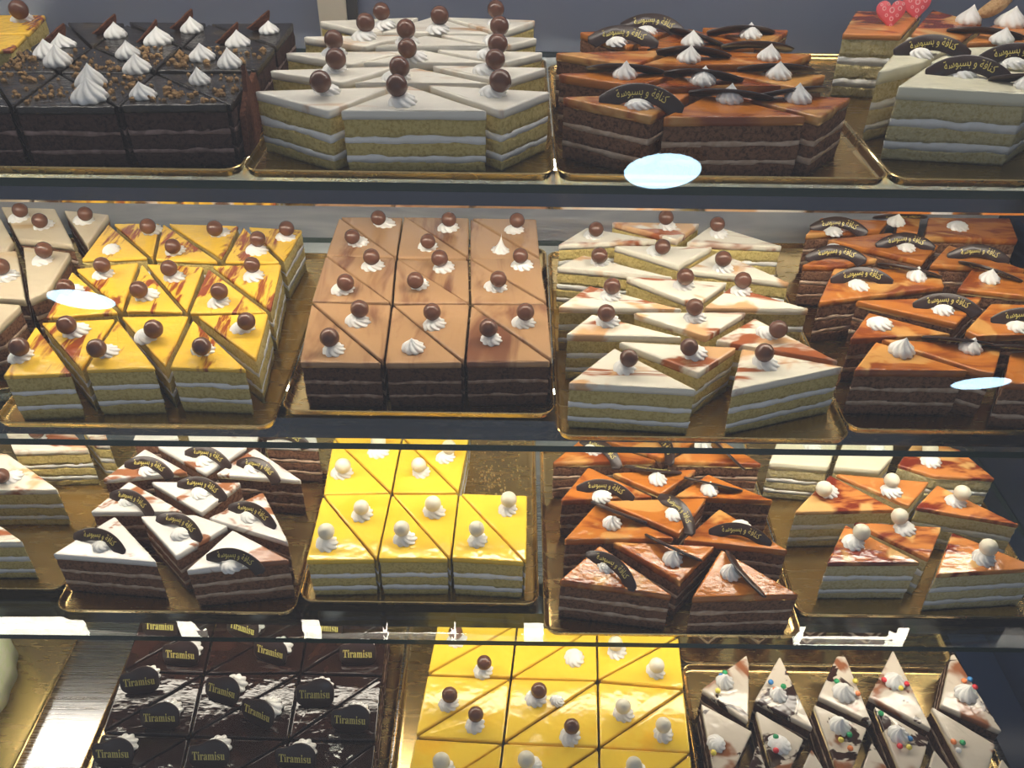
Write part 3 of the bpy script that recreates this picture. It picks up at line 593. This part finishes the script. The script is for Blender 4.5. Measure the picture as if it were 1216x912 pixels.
def outline_plate(outline, th, name, rim=.0009, bulge=0.):
    """outline in XZ (upright), thickness along Y, edges bevelled"""
    bm = bmesh.new(); n = len(outline); c = sum(outline, Vector((0, 0))) / n; loops = []
    for y, s in ((th / 2 - .0, .94), (th / 2 + .0, .0), ):
        pass
    prof = ((-th / 2 + rim * .7, 0), (-th / 2, -rim), (0, 0))
    def ring(y, ins):
        row = []
        for i in range(n):
            a, b, d = outline[i - 1], outline[i], outline[(i + 1) % n]
            t = (d - a).normalized(); nn = Vector((t.y, -t.x)); q = b - nn * ins
            row.append(bm.verts.new((q.x, y + bulge * (q.x ** 2), q.y)))
        return row
    rows = [ring(-th / 2, rim), ring(-th / 2 + rim * .8, 0), ring(th / 2 - rim * .8, 0), ring(th / 2, rim)]
    for a, b in zip(rows, rows[1:]):
        for i in range(n): bm.faces.new((a[i], b[i], b[(i + 1) % n], a[(i + 1) % n]))
    bm.faces.new(rows[0]); bm.faces.new(rows[-1][::-1])
    return finish(bm, name, True, .7)
ARC_R, ARC_H, ARC_W = .034, .0055, .76        # radius of the middle line, half height, half angle
def arc_outline():
    o = []
    N = 22
    for i in range(N + 1):
        a = PI / 2 + ARC_W * (1 - 2 * i / N); k = 1
        o.append(Vector((math.cos(a) * (ARC_R + ARC_H), math.sin(a) * (ARC_R + ARC_H) - ARC_R)))
    a = PI / 2 - ARC_W
    for da, r in ((-.03, ARC_R + ARC_H * .75), (-.075, ARC_R + ARC_H * .3), (-.03, ARC_R - ARC_H * .4)):
        o.append(Vector((math.cos(a + da) * r, math.sin(a + da) * r - ARC_R)))
    for i in range(N + 1):
        a = PI / 2 - ARC_W * (1 - 2 * i / N)
        o.append(Vector((math.cos(a) * (ARC_R - ARC_H), math.sin(a) * (ARC_R - ARC_H) - ARC_R)))
    a = PI / 2 + ARC_W
    for da, r in ((.03, ARC_R - ARC_H * .4), (.075, ARC_R + ARC_H * .3), (.03, ARC_R + ARC_H * .75)):
        o.append(Vector((math.cos(a + da) * r, math.sin(a + da) * r - ARC_R)))
    return o[::-1]
def bean_outline():
    o = []
    for i in range(44):
        a = 2 * PI * i / 44; c, s = math.cos(a), math.sin(a)
        x = .0175 * (abs(c) ** .62) * (1 if c > 0 else -1); z = .0125 * (abs(s) ** .62) * (1 if s > 0 else -1)
        if z > 0: z *= 1 + .16 * math.sin((x / .0175 + .15) * PI) - .10 * math.exp(-((x / .0175 + .45) / .25) ** 2)
        o.append(Vector((x, z)))
    return o
def text_mesh(body, width, arc=False, maxh=None):
    cu = bpy.data.curves.new('lettering', 'FONT'); cu.body = body; cu.resolution_u = 2; cu.fill_mode = 'FRONT'
    o = bpy.data.objects.new('lettering', cu); COL.objects.link(o)
    dg = bpy.context.evaluated_depsgraph_get()
    me = bpy.data.meshes.new_from_object(o.evaluated_get(dg))
    bpy.data.objects.remove(o); bpy.data.curves.remove(cu)
    xs = [v.co.x for v in me.vertices]; ys = [v.co.y for v in me.vertices]
    x0, x1, y0, y1 = min(xs), max(xs), min(ys), max(ys)
    s = width / (x1 - x0); sy = s if maxh is None else maxh / (y1 - y0)
    for v in me.vertices:
        x = (v.co.x - (x0 + x1) / 2) * s; z = (v.co.y - (y0 + y1) / 2) * sy
        if arc:
            a = PI / 2 - x / ARC_R; r = ARC_R + z
            x, z = math.cos(a) * r, math.sin(a) * r - ARC_R
        v.co = (x, 0, z)
    bm = bmesh.new(); bm.from_mesh(me)
    r = bmesh.ops.extrude_face_region(bm, geom=bm.faces[:])
    bmesh.ops.translate(bm, vec=(0, -.00025, 0), verts=[g for g in r['geom'] if isinstance(g, bmesh.types.BMVert)])
    bmesh.ops.recalc_face_normals(bm, faces=bm.faces); bm.to_mesh(me); bm.free()
    return me
PLQ = {'arc': outline_plate(arc_outline(), .0022, 'arc_plaque'), 'bean': outline_plate(bean_outline(), .0030, 'bean_plaque', .0012)}
TIRA = ''.join(chr(0x1D400 + ord(c) - 65) if c.isupper() else chr(0x1D41A + ord(c) - 97) for c in 'Tiramisu')
ARAB = '\ufe94\ufeb3\ufeee\ufe92\ufeb4\ufe91 \ufeed \ufe94\ufed3\ufe8e\ufee8\ufedb'
LET = {'arc': text_mesh(ARAB, .033, True, .0072), 'bean': text_mesh(TIRA, .0275, False, .0078)}
def heart_mesh():
    o = []
    for i in range(48):
        a = 2 * PI * i / 48
        x = 16 * math.sin(a) ** 3; z = 13 * math.cos(a) - 5 * math.cos(2 * a) - 2 * math.cos(3 * a) - math.cos(4 * a)
        o.append(Vector((x, z)) * .00072)
    return outline_plate(o[::-1], .0026, 'heart')
def rings_mesh():
    bm = bmesh.new(); r = random.Random(4)
    spots = [(0, .002, .0021), (-.0062, .0032, .0015), (.0062, .003, .0016), (-.003, .0062, .0011), (.0035, .0068, .0013), (0, -.004, .0016), (-.0042, -.0015, .0012), (.0044, -.0018, .0012), (-.0085, .0058, .001), (.0086, .006, .0011), (.0, -.0085, .001)]
    for x, z, R in spots:
        for i in range(18):
            a0, a1 = 2 * PI * i / 18, 2 * PI * (i + 1) / 18
            vs = [bm.verts.new((x + math.cos(a) * rr, -.0016, z + math.sin(a) * rr)) for a, rr in ((a0, R), (a1, R), (a1, R * .62), (a0, R * .62))]
            bm.faces.new(vs)
    bmesh.ops.remove_doubles(bm, verts=bm.verts, dist=1e-6)
    rr = bmesh.ops.extrude_face_region(bm, geom=bm.faces[:])
    bmesh.ops.translate(bm, vec=(0, .0004, 0), verts=[g for g in rr['geom'] if isinstance(g, bmesh.types.BMVert)])
    return finish(bm, 'icing_rings', False)
def shard_mesh(seed):
    r = random.Random(seed); bm = bmesh.new(); N, K = 6, 5; rows = []
    for side in (0, 1):
        g = []
        for i in range(N + 1):
            u = i / N; row = []
            for j in range(K + 1):
                v = j / K
                w = .012 * (1 - v) ** .7 + .0008
                x = (u - .5) * 2 * w + .004 * v; z = .026 * v - .001; y = .006 * (v ** 2) + .0016 * side + .0007 * noise.noise(Vector((u * 3, v * 3, seed)))
                row.append(bm.verts.new((x, y, z)))
            g.append(row)
        rows.append(g)
    for s, g in enumerate(rows):
        for i in range(N):
            for j in range(K):
                q = (g[i][j], g[i + 1][j], g[i + 1][j + 1], g[i][j + 1]); bm.faces.new(q if s == 0 else q[::-1])
    a, b = rows
    edge = [(i, 0) for i in range(N)] + [(N, j) for j in range(K)] + [(i, K) for i in range(N, 0, -1)] + [(0, j) for j in range(K, 0, -1)]
    for k in range(len(edge)):
        p, q = edge[k], edge[(k + 1) % len(edge)]
        bm.faces.new((a[p[0]][p[1]], b[p[0]][p[1]], b[q[0]][q[1]], a[q[0]][q[1]]))
    return finish(bm, 'chocolate_shard', True, .8)
SHARD = [shard_mesh(i) for i in range(3)]
HEART, RINGS = heart_mesh(), rings_mesh()

ORD = ['leftmost', 'second', 'third', 'fourth', 'fifth', 'sixth', 'seventh']
ROWS = ['front row', 'second row', 'third row', 'fourth row', 'fifth row']
def shared(name, me, mat, parent, loc, rot=(0, 0, 0), sc=1.):
    o = link(name, me, mat, parent, loc); o.rotation_euler = rot; o.scale = (sc, sc, sc) if not isinstance(sc, tuple) else sc
    return o
def inside(poly, p):
    n = len(poly)
    return min((poly[(i + 1) % n] - poly[i]).cross(p - poly[i]) / (poly[(i + 1) % n] - poly[i]).length for i in range(n))
count = 0
for key, rows in TRAYS.items():
    kind, sh = TK[key][:2]; noun, ms, mc, mg, gshare = KIND[kind]
    ztop, zfl = CAMZ - (TK[key][2] if len(TK[key]) > 2 else TOP[sh]), CAMZ - FLOOR[sh]
    H = ztop - zfl
    ranks = sorted({r[0] for r in rows})
    for idx, (row, poly, tops) in enumerate(rows):
        count += 1
        P = [Vector((x / 1000, y / 1000)) for x, y in poly]
        c = sum(P, Vector((0, 0))) / len(P)
        same = sorted([i for i, r in enumerate(rows) if r[0] == row], key=lambda i: sum(p[0] for p in rows[i][1]) / len(rows[i][1]))
        kth = same.index(idx)
        what = [t[0] for t in tops]
        if 'ball' in what: tp = 'with a white ball' if any(t[0] == 'ball' and t[3] == 'white' for t in tops) else 'with a brown ball'
        elif 'heart' in what: tp = 'with a pink heart'
        elif 'plq' in what:
            st = [t[3] for t in tops if t[0] == 'plq'][0]
            tp = 'with a name plaque' if st in 'tsb' else 'with a dark plaque'
        elif 'candy' in what: tp = 'with candy beads'
        elif 'ros' in what: tp = 'with a chocolate shard' if any(t[0] == 'ros' and t[3] == 'shard' for t in tops) else 'with a cream star'
        else: tp = 'with a bare top'
        tp = tp.replace('with a ', 'with ')
        place = ('leftmost' if kth == 0 else ('rightmost' if kth == len(same) - 1 else ORD[kth] + ' from left'))
        if len(same) == 1: place = 'alone'
        label = f"{noun} {tp}, {place}, {ROWS[ranks.index(row)]}, {SHELF[sh]}"
        root = empty('cake_slice', (c.x, c.y, zfl), label, 'cake slice', f"{noun}s on the {SHELF[sh]}")
        loc = [p - c for p in P]
        pts, nor = resample(inset(loc, .0006))
        seed = count * 1.7
        h = H + rnd.uniform(-.0010, .0006)
        tx, ty = rnd.uniform(-.012, .012), rnd.uniform(-.012, .012)
        # layers
        g = gshare * h; rest = h - g
        seq = [(.26, ms), (.10, mc), (.25, ms), (.10, mc), (.29, ms)]
        if kind in ('milkchoc', 'dark', 'tiramisu'): seq = [(.265, ms), (.075, mc), (.265, ms), (.075, mc), (.32, ms)]
        if kind in ('vanillacaramel', 'cream', 'lemon', 'redcaramel', 'whitevanilla'): seq = [(.19, ms), (.13, mc), (.24, ms), (.13, mc), (.31, ms)]
        zz = [0.]; 
        for s, _ in seq: zz.append(zz[-1] + s * rest)
        zz.append(h)
        bounds = []
        for k, z in enumerate(zz):
            amp = 0. if k == 0 else (.0016 if k < 5 else .0004)
            bounds.append([z + amp * n1((p.x * 70 + p.y * 43), seed + k) + .5 * amp * n1(p.x * 210 - p.y * 180, seed + k + .5) + (tx * p.x + ty * p.y) * (z / h) for p in pts])
        for k, (s, mm) in enumerate(seq):
            sponge = mm == ms
            me = layer_mesh('sponge_layer' if sponge else 'cream_layer', pts, nor, bounds[k], bounds[k + 1], seed + k, .0008 if sponge else .0006, 4 if sponge else 2, 0., 0., .0010)
            link('sponge_layer' if sponge else 'cream_layer', me, M[mm], root)
        me = layer_mesh('glaze', pts, nor, bounds[5], bounds[6], seed + 7, .0002, 2, .0003, 1.)
        gl = link('glaze', me, M[mg], root)
        top = lambda q: h + .0008 + (tx * q.x + ty * q.y)
        for t in tops:
            q = Vector((t[1][0] / 1000, t[1][1] / 1000)) - c; zt = top(q)
            if t[0] == 'ros':
                st = t[3]; s = t[2] * rnd.uniform(.92, 1.06)
                shared('cream_rosette', ROS[st], M['rosette'], root, (q.x, q.y, zt), (0, 0, rnd.uniform(0, 6.28)), (s, s, s * rnd.uniform(.9, 1.15)))
                if st == 'shard':
                    o = shared('chocolate_shard', SHARD[count % 3], M['shard'], root, (q.x - .0115, q.y + .004, zt - .0006), (0, 0, 0), .72)
                    o.rotation_euler = (Matrix.Rotation(math.radians(46), 3, 'Y') @ Matrix.Rotation(math.radians(62 + rnd.uniform(-12, 12)), 3, 'Z')).to_euler()
            elif t[0] == 'ball':
                b = Vector((t[2][0] / 1000, t[2][1] / 1000)) - c
                d = (b - q).length; st = 'ring' if d < .005 else 'flat'
                s = rnd.uniform(.95, 1.1)
                shared('cream_rosette', ROS[st], M['rosette'], root, (q.x, q.y, zt), (0, 0, rnd.uniform(0, 6.28)), (s, s, s))
                zb = zt + (.0108 if d < .005 else .0095)
                o = shared('white_ball' if t[3] == 'white' else 'chocolate_ball', BALL, None, root, (b.x, b.y, zb), (0, 0, 0), rnd.uniform(.96, 1.05))
                if not o.material_slots: BALL.materials.append(M['ball_choc'])
                o.material_slots[0].link = 'OBJECT'; o.material_slots[0].material = M['ball_white' if t[3] == 'white' else 'ball_choc']
            elif t[0] == 'plq':
                _, _, ang, st, ros, shape, s = t
                lean = dict(t=58, s=48, e=138, o=146, b=62)[st] + rnd.uniform(-5, 5)
                a = math.radians(ang); L = math.radians(lean)
                hh = .0125 if shape == 'bean' else .0075
                z0 = zt + hh * math.sin(L) * .95 + .0004
                if shape == 'arc': z0 += .0012
                o = shared('chocolate_plaque', PLQ[shape], M['plaque'], root, (q.x, q.y, z0), (0, 0, 0), s)
                o.rotation_euler = Matrix.Rotation(a, 3, 'Z').to_quaternion().to_matrix().to_4x4().to_euler()
                R3 = Matrix.Rotation(a, 3, 'Z') @ Matrix.Rotation(-(PI / 2 - L), 3, 'X')
                o.rotation_euler = R3.to_euler()
                lt = link('lettering', LET[shape], M['gold_ink'], o, (0, -(.0011 if shape == 'arc' else .0015), 0))
                if st == 'o': lt.location.y = .0011; lt.rotation_euler = (0, 0, PI)
                if ros is not None:
                    r = Vector((ros[0] / 1000, ros[1] / 1000)) - c
                    if shape == 'bean' : shared('cream_rosette', ROS['cone'], M['rosette'], root, (q.x + .003 * math.cos(a) - .0115 * math.sin(a), q.y + .0115 * math.cos(a), zt), (0, 0, rnd.uniform(0, 6)), 1.25)
                    else: shared('cream_rosette', ROS['cone' if lean > 90 else 'flat'], M['rosette'], root, (r.x, r.y, top(r)), (0, 0, rnd.uniform(0, 6)), .95)
            elif t[0] == 'candy':
                o = shared('candy_bead', CANDY, None, root, (q.x, q.y, zt + (.0018 if 'ros' not in what else .0035)), (0, 0, 0), (1, 1, .8))
                if not o.material_slots: CANDY.materials.append(M['candy_red'])
                o.material_slots[0].link = 'OBJECT'; o.material_slots[0].material = M['candy_' + t[2]]
            elif t[0] == 'heart':
                o = shared('sugar_heart', HEART, M['pink'], root, (q.x, q.y, zt + .0085), (-.35, 0, -.2 if q.x < 0 else .15), 1.05)
                link('icing_rings', RINGS, M['pinkrim'], o)
            elif t[0] == 'biscuit':
                bm = bmesh.new(); bmesh.ops.create_uvsphere(bm, u_segments=20, v_segments=12, radius=.006)
                for v in bm.verts: v.co.x *= 3.2; v.co.z += .004 * (v.co.x / .02) ** 2
                shared('finger_biscuit', finish(bm, 'finger_biscuit'), M['biscuit'], root, (q.x + .012, q.y - .004, zt + .012), (0, -.5, .4), 1.)
        if kind == 'dark' and ranks.index(row) < 2:
            bm = bmesh.new(); r = random.Random(count)
            for i in range(120):
                p = Vector((r.uniform(min(x.x for x in loc), max(x.x for x in loc)), r.uniform(min(x.y for x in loc), max(x.y for x in loc))))
                if inside(loc, p) < .003 or noise.noise(Vector((p.x * 40 + c.x * 40, p.y * 40 + c.y * 40, 0))) < -.35: continue
                s = r.uniform(.0005, .0021) * (1 if r.random() < .75 else 1.3)
                res = bmesh.ops.create_icosphere(bm, subdivisions=1, radius=s)
                for v in res['verts']:
                    v.co = v.co * (1 + .4 * noise.noise(v.co * 900 + Vector((i, 0, 0)))); v.co += Vector((p.x, p.y, top(p) + s * .4))
            if len(bm.faces):
                o = link('nut_crumbs', finish(bm, 'nut_crumbs', False), M['nuts'], root); o['kind'] = 'stuff'
            else: bm.free()
        if key == '1a' and row == 0 and kth == len(same) - 1:
            bm = bmesh.new()
            o2 = [(-.036, .004), (-.014, .002), (.004, .010), (.012, .030), (.006, H + .006), (-.004, H + .002), (-.012, H + .016), (-.019, H + .001), (-.032, H - .010)]
            x1 = max(x.x for x in loc) + .0012
            for dx in (0, .0028):
                pass
            f = [bm.verts.new((x1 + .0004 * math.sin(i * 2.1), y, z)) for i, (y, z) in enumerate(o2)]
            b = [bm.verts.new((x1 + .0030 + .0006 * math.cos(i * 1.7), y, z)) for i, (y, z) in enumerate(o2)]
            nn = len(f)
            for i in range(nn): bm.faces.new((f[i], f[(i + 1) % nn], b[(i + 1) % nn], b[i]))
            bm.faces.new(f[::-1]); bm.faces.new(b)
            link('chocolate_bark', finish(bm, 'chocolate_bark', False), M['shard'], root)

# ------------------------------------------------------------------ trays
def tray_obj(x0, x1, y0, y1, sh, label, group='gold baking trays'):
    z = CAMZ - FLOOR[sh]; r = .012
    def loop(off, zz, rr):
        pts = []
        for cx, cy, a0 in ((x1 - r, y1 - r, 0), (x0 + r, y1 - r, PI / 2), (x0 + r, y0 + r, PI), (x1 - r, y0 + r, 1.5 * PI)):
            for k in range(9):
                a = a0 + PI / 2 * k / 8; pts.append((cx + math.cos(a) * (r + off), cy + math.sin(a) * (r + off), zz))
        return pts
    bm = bmesh.new()
    prof = [(-.002, z - .0002), (0, z + .0006), (.0010, z + .0026), (.0016, z + .0042), (.0027, z + .0047), (.0034, z + .0041), (.0031, z + .0032), (.0020, z + .0020), (.0010, z - .0014), (-.001, z - .0022)]
    prof = [(o - .0034, zz) for o, zz in prof]
    L = [[bm.verts.new(p) for p in loop(o, zz, 0)] for o, zz in prof]
    n = len(L[0])
    for a, b in zip(L, L[1:]):
        for i in range(n): bm.faces.new((a[i], a[(i + 1) % n], b[(i + 1) % n], b[i]))
    bm.faces.new(L[0]).smooth = False; bm.faces.new(L[-1][::-1]).smooth = False
    o = link('baking_tray', finish(bm, 'baking_tray', True, .9), M['tray'])
    tag(o, label, 'tray', group); return o
TR = [(-.470, -.3745, .60, .78, 1, 'gold tray under the yellow slices at the left end of the top shelf'),
 (-.3735, -.1755, .5165, .742, 1, 'gold tray under the nut topped dark chocolate slices on the top shelf'),
 (-.1745, .0255, .5165, .765, 1, 'gold tray under the white cream slices on the top shelf'),
 (.0265, .2400, .5165, .748, 1, 'gold tray under the caramel chocolate slices on the top shelf'),
 (.2410, .452, .5165, .79, 1, 'gold tray under the ivory and heart topped slices on the top shelf'),
 (-.585, -.3915, .535, .79, 2, 'gold tray under the beige mocha slices on the second shelf'),
 (-.3905, -.1785, .494, .765, 2, 'gold tray under the yellow caramel slices on the second shelf'),
 (-.1775, .0330, .513, .782, 2, 'gold tray under the milk chocolate slices on the second shelf'),
 (.0340, .2535, .4875, .776, 2, 'gold tray under the vanilla caramel slices on the second shelf'),
 (.2545, .4965, .500, .80, 2, 'gold tray under the caramel chocolate slices on the second shelf'),
 (-.560, -.391, .490, .69, 3, 'gold tray under the vanilla caramel slices on the third shelf'),
 (-.390, -.1835, .468, .72, 3, 'gold tray under the white topped chocolate slices on the third shelf'),
 (-.1825, .0260, .481, .755, 3, 'gold tray with one empty corner under the yellow slices on the third shelf'),
 (.0300, .2475, .448 + .003, .69, 3, 'gold tray under the caramel chocolate slices on the third shelf'),
 (.2485, .470, .474, .71, 3, 'gold tray under the red caramel slices on the third shelf'),
 (-.615, -.445, .36, .62, 4, 'gold tray under the pale green cake on the bottom shelf'),
 (-.386, -.107, .338, .64, 4, 'gold tray under the glossy black slices on the bottom shelf'),
 (-.105, .1735, .338, .64, 4, 'gold tray under the yellow slices on the bottom shelf'),
 (.1745, .455, .352, .5275, 4, 'gold tray under the beige kite slices on the bottom shelf'),
 (.1745, .455, .5290, .66, 4, 'gold tray behind the beige kite slices, holding their back row on the bottom shelf')]
for a in TR: tray_obj(*a)
# ------------------------------------------------------------------ the pale green cake at the left of the bottom shelf
def green_cake():
    z = CAMZ - FLOOR[4]
    root = empty('iced_cake', (-.543, .475, z), 'pale green iced cake cut off at the left end of the bottom shelf', 'cake')
    bm = bmesh.new(); N = 96; loops = []
    prof = [(0, .0), (1.0, .0), (1.0, .020), (.99, .036), (.96, .046), (.90, .052), (.6, .054), (.0, .0545)]
    for k, (f, zz) in enumerate(prof[1:-1]):
        row = []
        for i in range(N):
            a = 2 * PI * i / N; rx, ry = .057, .082
            w = 1 + .022 * math.cos(a * 17) * (1 - zz / .06)
            row.append(bm.verts.new((rx * f * w * math.cos(a), ry * f * w * math.sin(a), zz)))
        loops.append(row)
    for a, b in zip(loops, loops[1:]):
        for i in range(N): bm.faces.new((a[i], a[(i + 1) % N], b[(i + 1) % N], b[i]))
    bm.faces.new(loops[0][::-1]); bm.faces.new(loops[-1])
    link('icing', finish(bm, 'icing'), M['icing'], root)
    for k in range(9):
        a = -1.5 + k * .42
        o = shared('cream_rosette', ROS['cone'], M['rosette'], root, (-.004 + .038 * math.cos(a), .058 * math.sin(a), .053), (0, 0, k), 1.2)
green_cake()

bm = bmesh.new(); r = random.Random(8)
for i in range(150):
    if i < 70: x, y = r.gauss(-.022, .009), r.gauss(.640, .016)
    else: x, y = r.uniform(-.044, .019), r.uniform(.590, .700)
    if not (-.046 < x < .0205 and .588 < y < .74): continue
    s = r.uniform(.0004, .0013); res = bmesh.ops.create_icosphere(bm, subdivisions=1, radius=s)
    for v in res['verts']: v.co = v.co * (1 + .4 * noise.noise(v.co * 900 + Vector((i, 0, 0)))) + Vector((x, y, CAMZ - FLOOR[3] + s * .55))
o = link('cake_crumbs', finish(bm, 'cake_crumbs', False), M['crumbs']); o['kind'] = 'stuff'
tag(o, 'pale cake crumbs scattered over the empty corner of the yellow slice tray, third shelf', 'crumbs')

# ------------------------------------------------------------------ shelves: glass, front rail, lamp tube
EDGE = {1: .516, 2: .484, 3: .4475}
BACKY = .812
def tube(name, x0, x1, y, z, r, mat, parent):
    bm = bmesh.new(); n = 20; A = []; 
    for x in (x0, x1): A.append([bm.verts.new((x, y + r * math.cos(2 * PI * i / n), z + r * math.sin(2 * PI * i / n))) for i in range(n)])
    for i in range(n): bm.faces.new((A[0][i], A[0][(i + 1) % n], A[1][(i + 1) % n], A[1][i]))
    bm.faces.new(A[0][::-1]); bm.faces.new(A[1])
    return link(name, finish(bm, name, True, .8), mat, parent)
for sh in (1, 2, 3):
    zt = CAMZ - FLOOR[sh] - .0024; y0 = EDGE[sh]
    root = empty('glass_shelf', (0, y0, zt - .006), f'clear glass {SHELF[sh]} with a metal rail under its front edge and a lamp tube', 'shelf', None)
    bm = bmesh.new(); fs = box_bm(bm, -.61, .4965, y0, BACKY - .001, zt - .006, zt)
    bmesh.ops.translate(bm, vec=(0, -y0, -zt + .006), verts=bm.verts)
    for i in (2, 3, 4, 5): fs[i].material_index = 1
    gp = link('glass_panel', finish(bm, 'glass_panel', False), [M['shelf_glass'], M['glass_edge']], root)
    yr = {1: .5195, 2: .5205, 3: .4810}[sh] - y0
    zb = CAMZ - FLOOR[sh] - (.0195 if sh == 1 else .029) - (zt - .006)
    bm = bmesh.new()                                   # a channel, open underneath
    box_bm(bm, -.61, .4965, yr, yr + .0016, zb, -.0002)
    box_bm(bm, -.61, .4965, yr + .0015, yr + .034, -.0018, -.0002)
    box_bm(bm, -.61, .4965, yr + .0325, yr + .034, zb + .006, -.0005)
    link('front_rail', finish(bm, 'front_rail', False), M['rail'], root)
    bm = bmesh.new()                                   # polished lip along the bottom edge of the rail
    a = [[bm.verts.new((x, yy, zz)) for yy, zz in ((yr, zb), (yr + .0042, zb - .0036), (yr + .0042, zb + .0004))] for x in (-.61, .4965)]
    for i in range(3): bm.faces.new((a[0][i], a[0][(i + 1) % 3], a[1][(i + 1) % 3], a[1][i]))
    bm.faces.new(a[0]); bm.faces.new(a[1][::-1])
    link('rail_lip', finish(bm, 'rail_lip', False), M['chrome'], root)
    yt = {1: .605, 2: .585, 3: .512}[sh] - y0
    box('tube_housing', -.605, .4925, yt - .012, yt + .012, -.0085, -.0002, M['white_plastic'], root)
    tube('lamp_tube', -.60, .49, yt, -.0155, .0062, M['led' if sh < 3 else 'led_low'], root)
    for x in (-.600, .487):
        o = box('tube_holder', x - .004, x + .004, yt - .008, yt + .008, -.023, -.008, M['white_plastic'], root)

# ------------------------------------------------------------------ the case itself
structure(box('floor', -.64, .56, .22, .86, CAMZ - .7565 - .02, CAMZ - .7555, M['steel']))
structure(box('wall_back', -.64, .56, BACKY, BACKY + .02, CAMZ - .7555, CAMZ + .06, M['back']))
structure(box('wall_right', .4975, .515, .24, BACKY, CAMZ - .7555, CAMZ + .06, M['navy']))
structure(box('wall_left_unseen', -.64, -.622, .24, BACKY, CAMZ - .7555, CAMZ + .06, M['back']))  # out of view, added to keep the light inside the case
structure(box('ceiling', -.64, .56, .60, BACKY + .02, CAMZ + .06, CAMZ + .08, M['housing']))
structure(box('door_1', -.622, .4975, BACKY - .006, BACKY - .0002, CAMZ - FLOOR[1] - .002, CAMZ + .06, M['door']))
bm = bmesh.new(); box_bm(bm, -.1745, -.150, BACKY - .014, BACKY - .006, CAMZ - .2235, CAMZ + .06)
structure(link('trim_1', finish(bm, 'trim_1', False), M['post']))
bm = bmesh.new(); box_bm(bm, -.150, -.1405, BACKY - .011, BACKY - .006, CAMZ - .2235, CAMZ + .06)
structure(link('trim_2', finish(bm, 'trim_2', False), M['post_dark']))
top = empty('lamp_rail', (0, .64, CAMZ + .05), 'lamp rail under the canopy above the top shelf, lighting its cakes', 'lamp')
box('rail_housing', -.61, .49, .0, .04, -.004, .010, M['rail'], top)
tube('lamp_tube', -.60, .48, .02, -.012, .0075, M['led_top'], top)
for x in (-.595, .475): box('tube_holder', x - .004, x + .004, .012, .028, -.022, -.003, M['white_plastic'], top)
structure(box('trim_3', .459, .4975, .24, .80, CAMZ - .7555, CAMZ - .745, M['navy']))
# slanting front pane
bm = bmesh.new(); s, c_ = math.sin(math.radians(25)), math.cos(math.radians(25))
fs = box_bm(bm, -.64, .515, -.004, 0, -.58, .27)
structure(link('window_1', finish(bm, 'window_1', False), M['front_glass'])).location = (0, .497, CAMZ - .231)
bpy.data.objects['window_1'].rotation_euler = (-math.radians(25), 0, 0)

# round lamps in the shop ceiling in front of the case
def ceiling_lamp(x, y, z, d, label):
    root = empty('ceiling_lamp', (x, y, z), label, 'lamp', 'round shop ceiling lamps')
    bm = bmesh.new(); bmesh.ops.create_cone(bm, cap_ends=True, segments=48, radius1=d / 2, radius2=d / 2, depth=.012)
    link('diffuser', finish(bm, 'diffuser', True, .8), M['lamp'], root)
    bm = bmesh.new(); prof = ((d / 2 + .001, -.008), (d / 2 + .014, -.006), (d / 2 + .014, .03), (.0001, .03)); L = []
    for r, z_ in prof: L.append([bm.verts.new((r * math.cos(2 * PI * i / 48), r * math.sin(2 * PI * i / 48), z_)) for i in range(48)])
    for a, b in zip(L, L[1:]):
        for i in range(48): bm.faces.new((a[i], a[(i + 1) % 48], b[(i + 1) % 48], b[i]))
    link('housing', finish(bm, 'housing', True, .8), M['housing'], root)
ceiling_lamp(.496, -1.66, CAMZ + .9, .255, 'round ceiling lamp mirrored in the front pane before the top shelf rail')
ceiling_lamp(-2.16, -3.11, CAMZ + .9, .31, 'round ceiling lamp mirrored over the yellow caramel slices on the left')
ceiling_lamp(3.16, -4.64, CAMZ + .9, .36, 'round ceiling lamp mirrored over the dark slices on the right')

# ------------------------------------------------------------------ world, camera
w = bpy.data.worlds.new('world'); SC.world = w; w.use_nodes = True
nt = w.node_tree; bg = nt.nodes['Background']
bg.inputs[0].default_value = (.56, .57, .62, 1); bg.inputs[1].default_value = .5
cam = bpy.data.cameras.new('camera'); co = bpy.data.objects.new('camera', cam); COL.objects.link(co)
cam.sensor_fit = 'HORIZONTAL'; cam.sensor_width = 36; cam.lens = 36 * 1020 / 1216; cam.clip_start = .02
p, r = math.radians(36.93), math.radians(.778)
f = Vector((0, math.cos(p), -math.sin(p))); R0 = Vector((1, 0, 0)); U0 = Vector((0, math.sin(p), math.cos(p)))
Rr = R0 * math.cos(r) + U0 * math.sin(r); Ur = U0 * math.cos(r) - R0 * math.sin(r)
mt = Matrix((( Rr.x, Ur.x, -f.x, 0), (Rr.y, Ur.y, -f.y, 0), (Rr.z, Ur.z, -f.z, CAMZ), (0, 0, 0, 1)))
co.matrix_world = mt
SC.camera = co
SC.view_settings.view_transform = 'Standard'; SC.view_settings.look = 'None'; SC.view_settings.gamma = 1.; SC.view_settings.use_curve_mapping = False
SC.view_settings.exposure = 0.
SC.cycles.max_bounces = 8; SC.cycles.transparent_max_bounces = 20; SC.cycles.caustics_reflective = False; SC.cycles.caustics_refractive = False
SC.cycles.sample_clamp_indirect = 6.
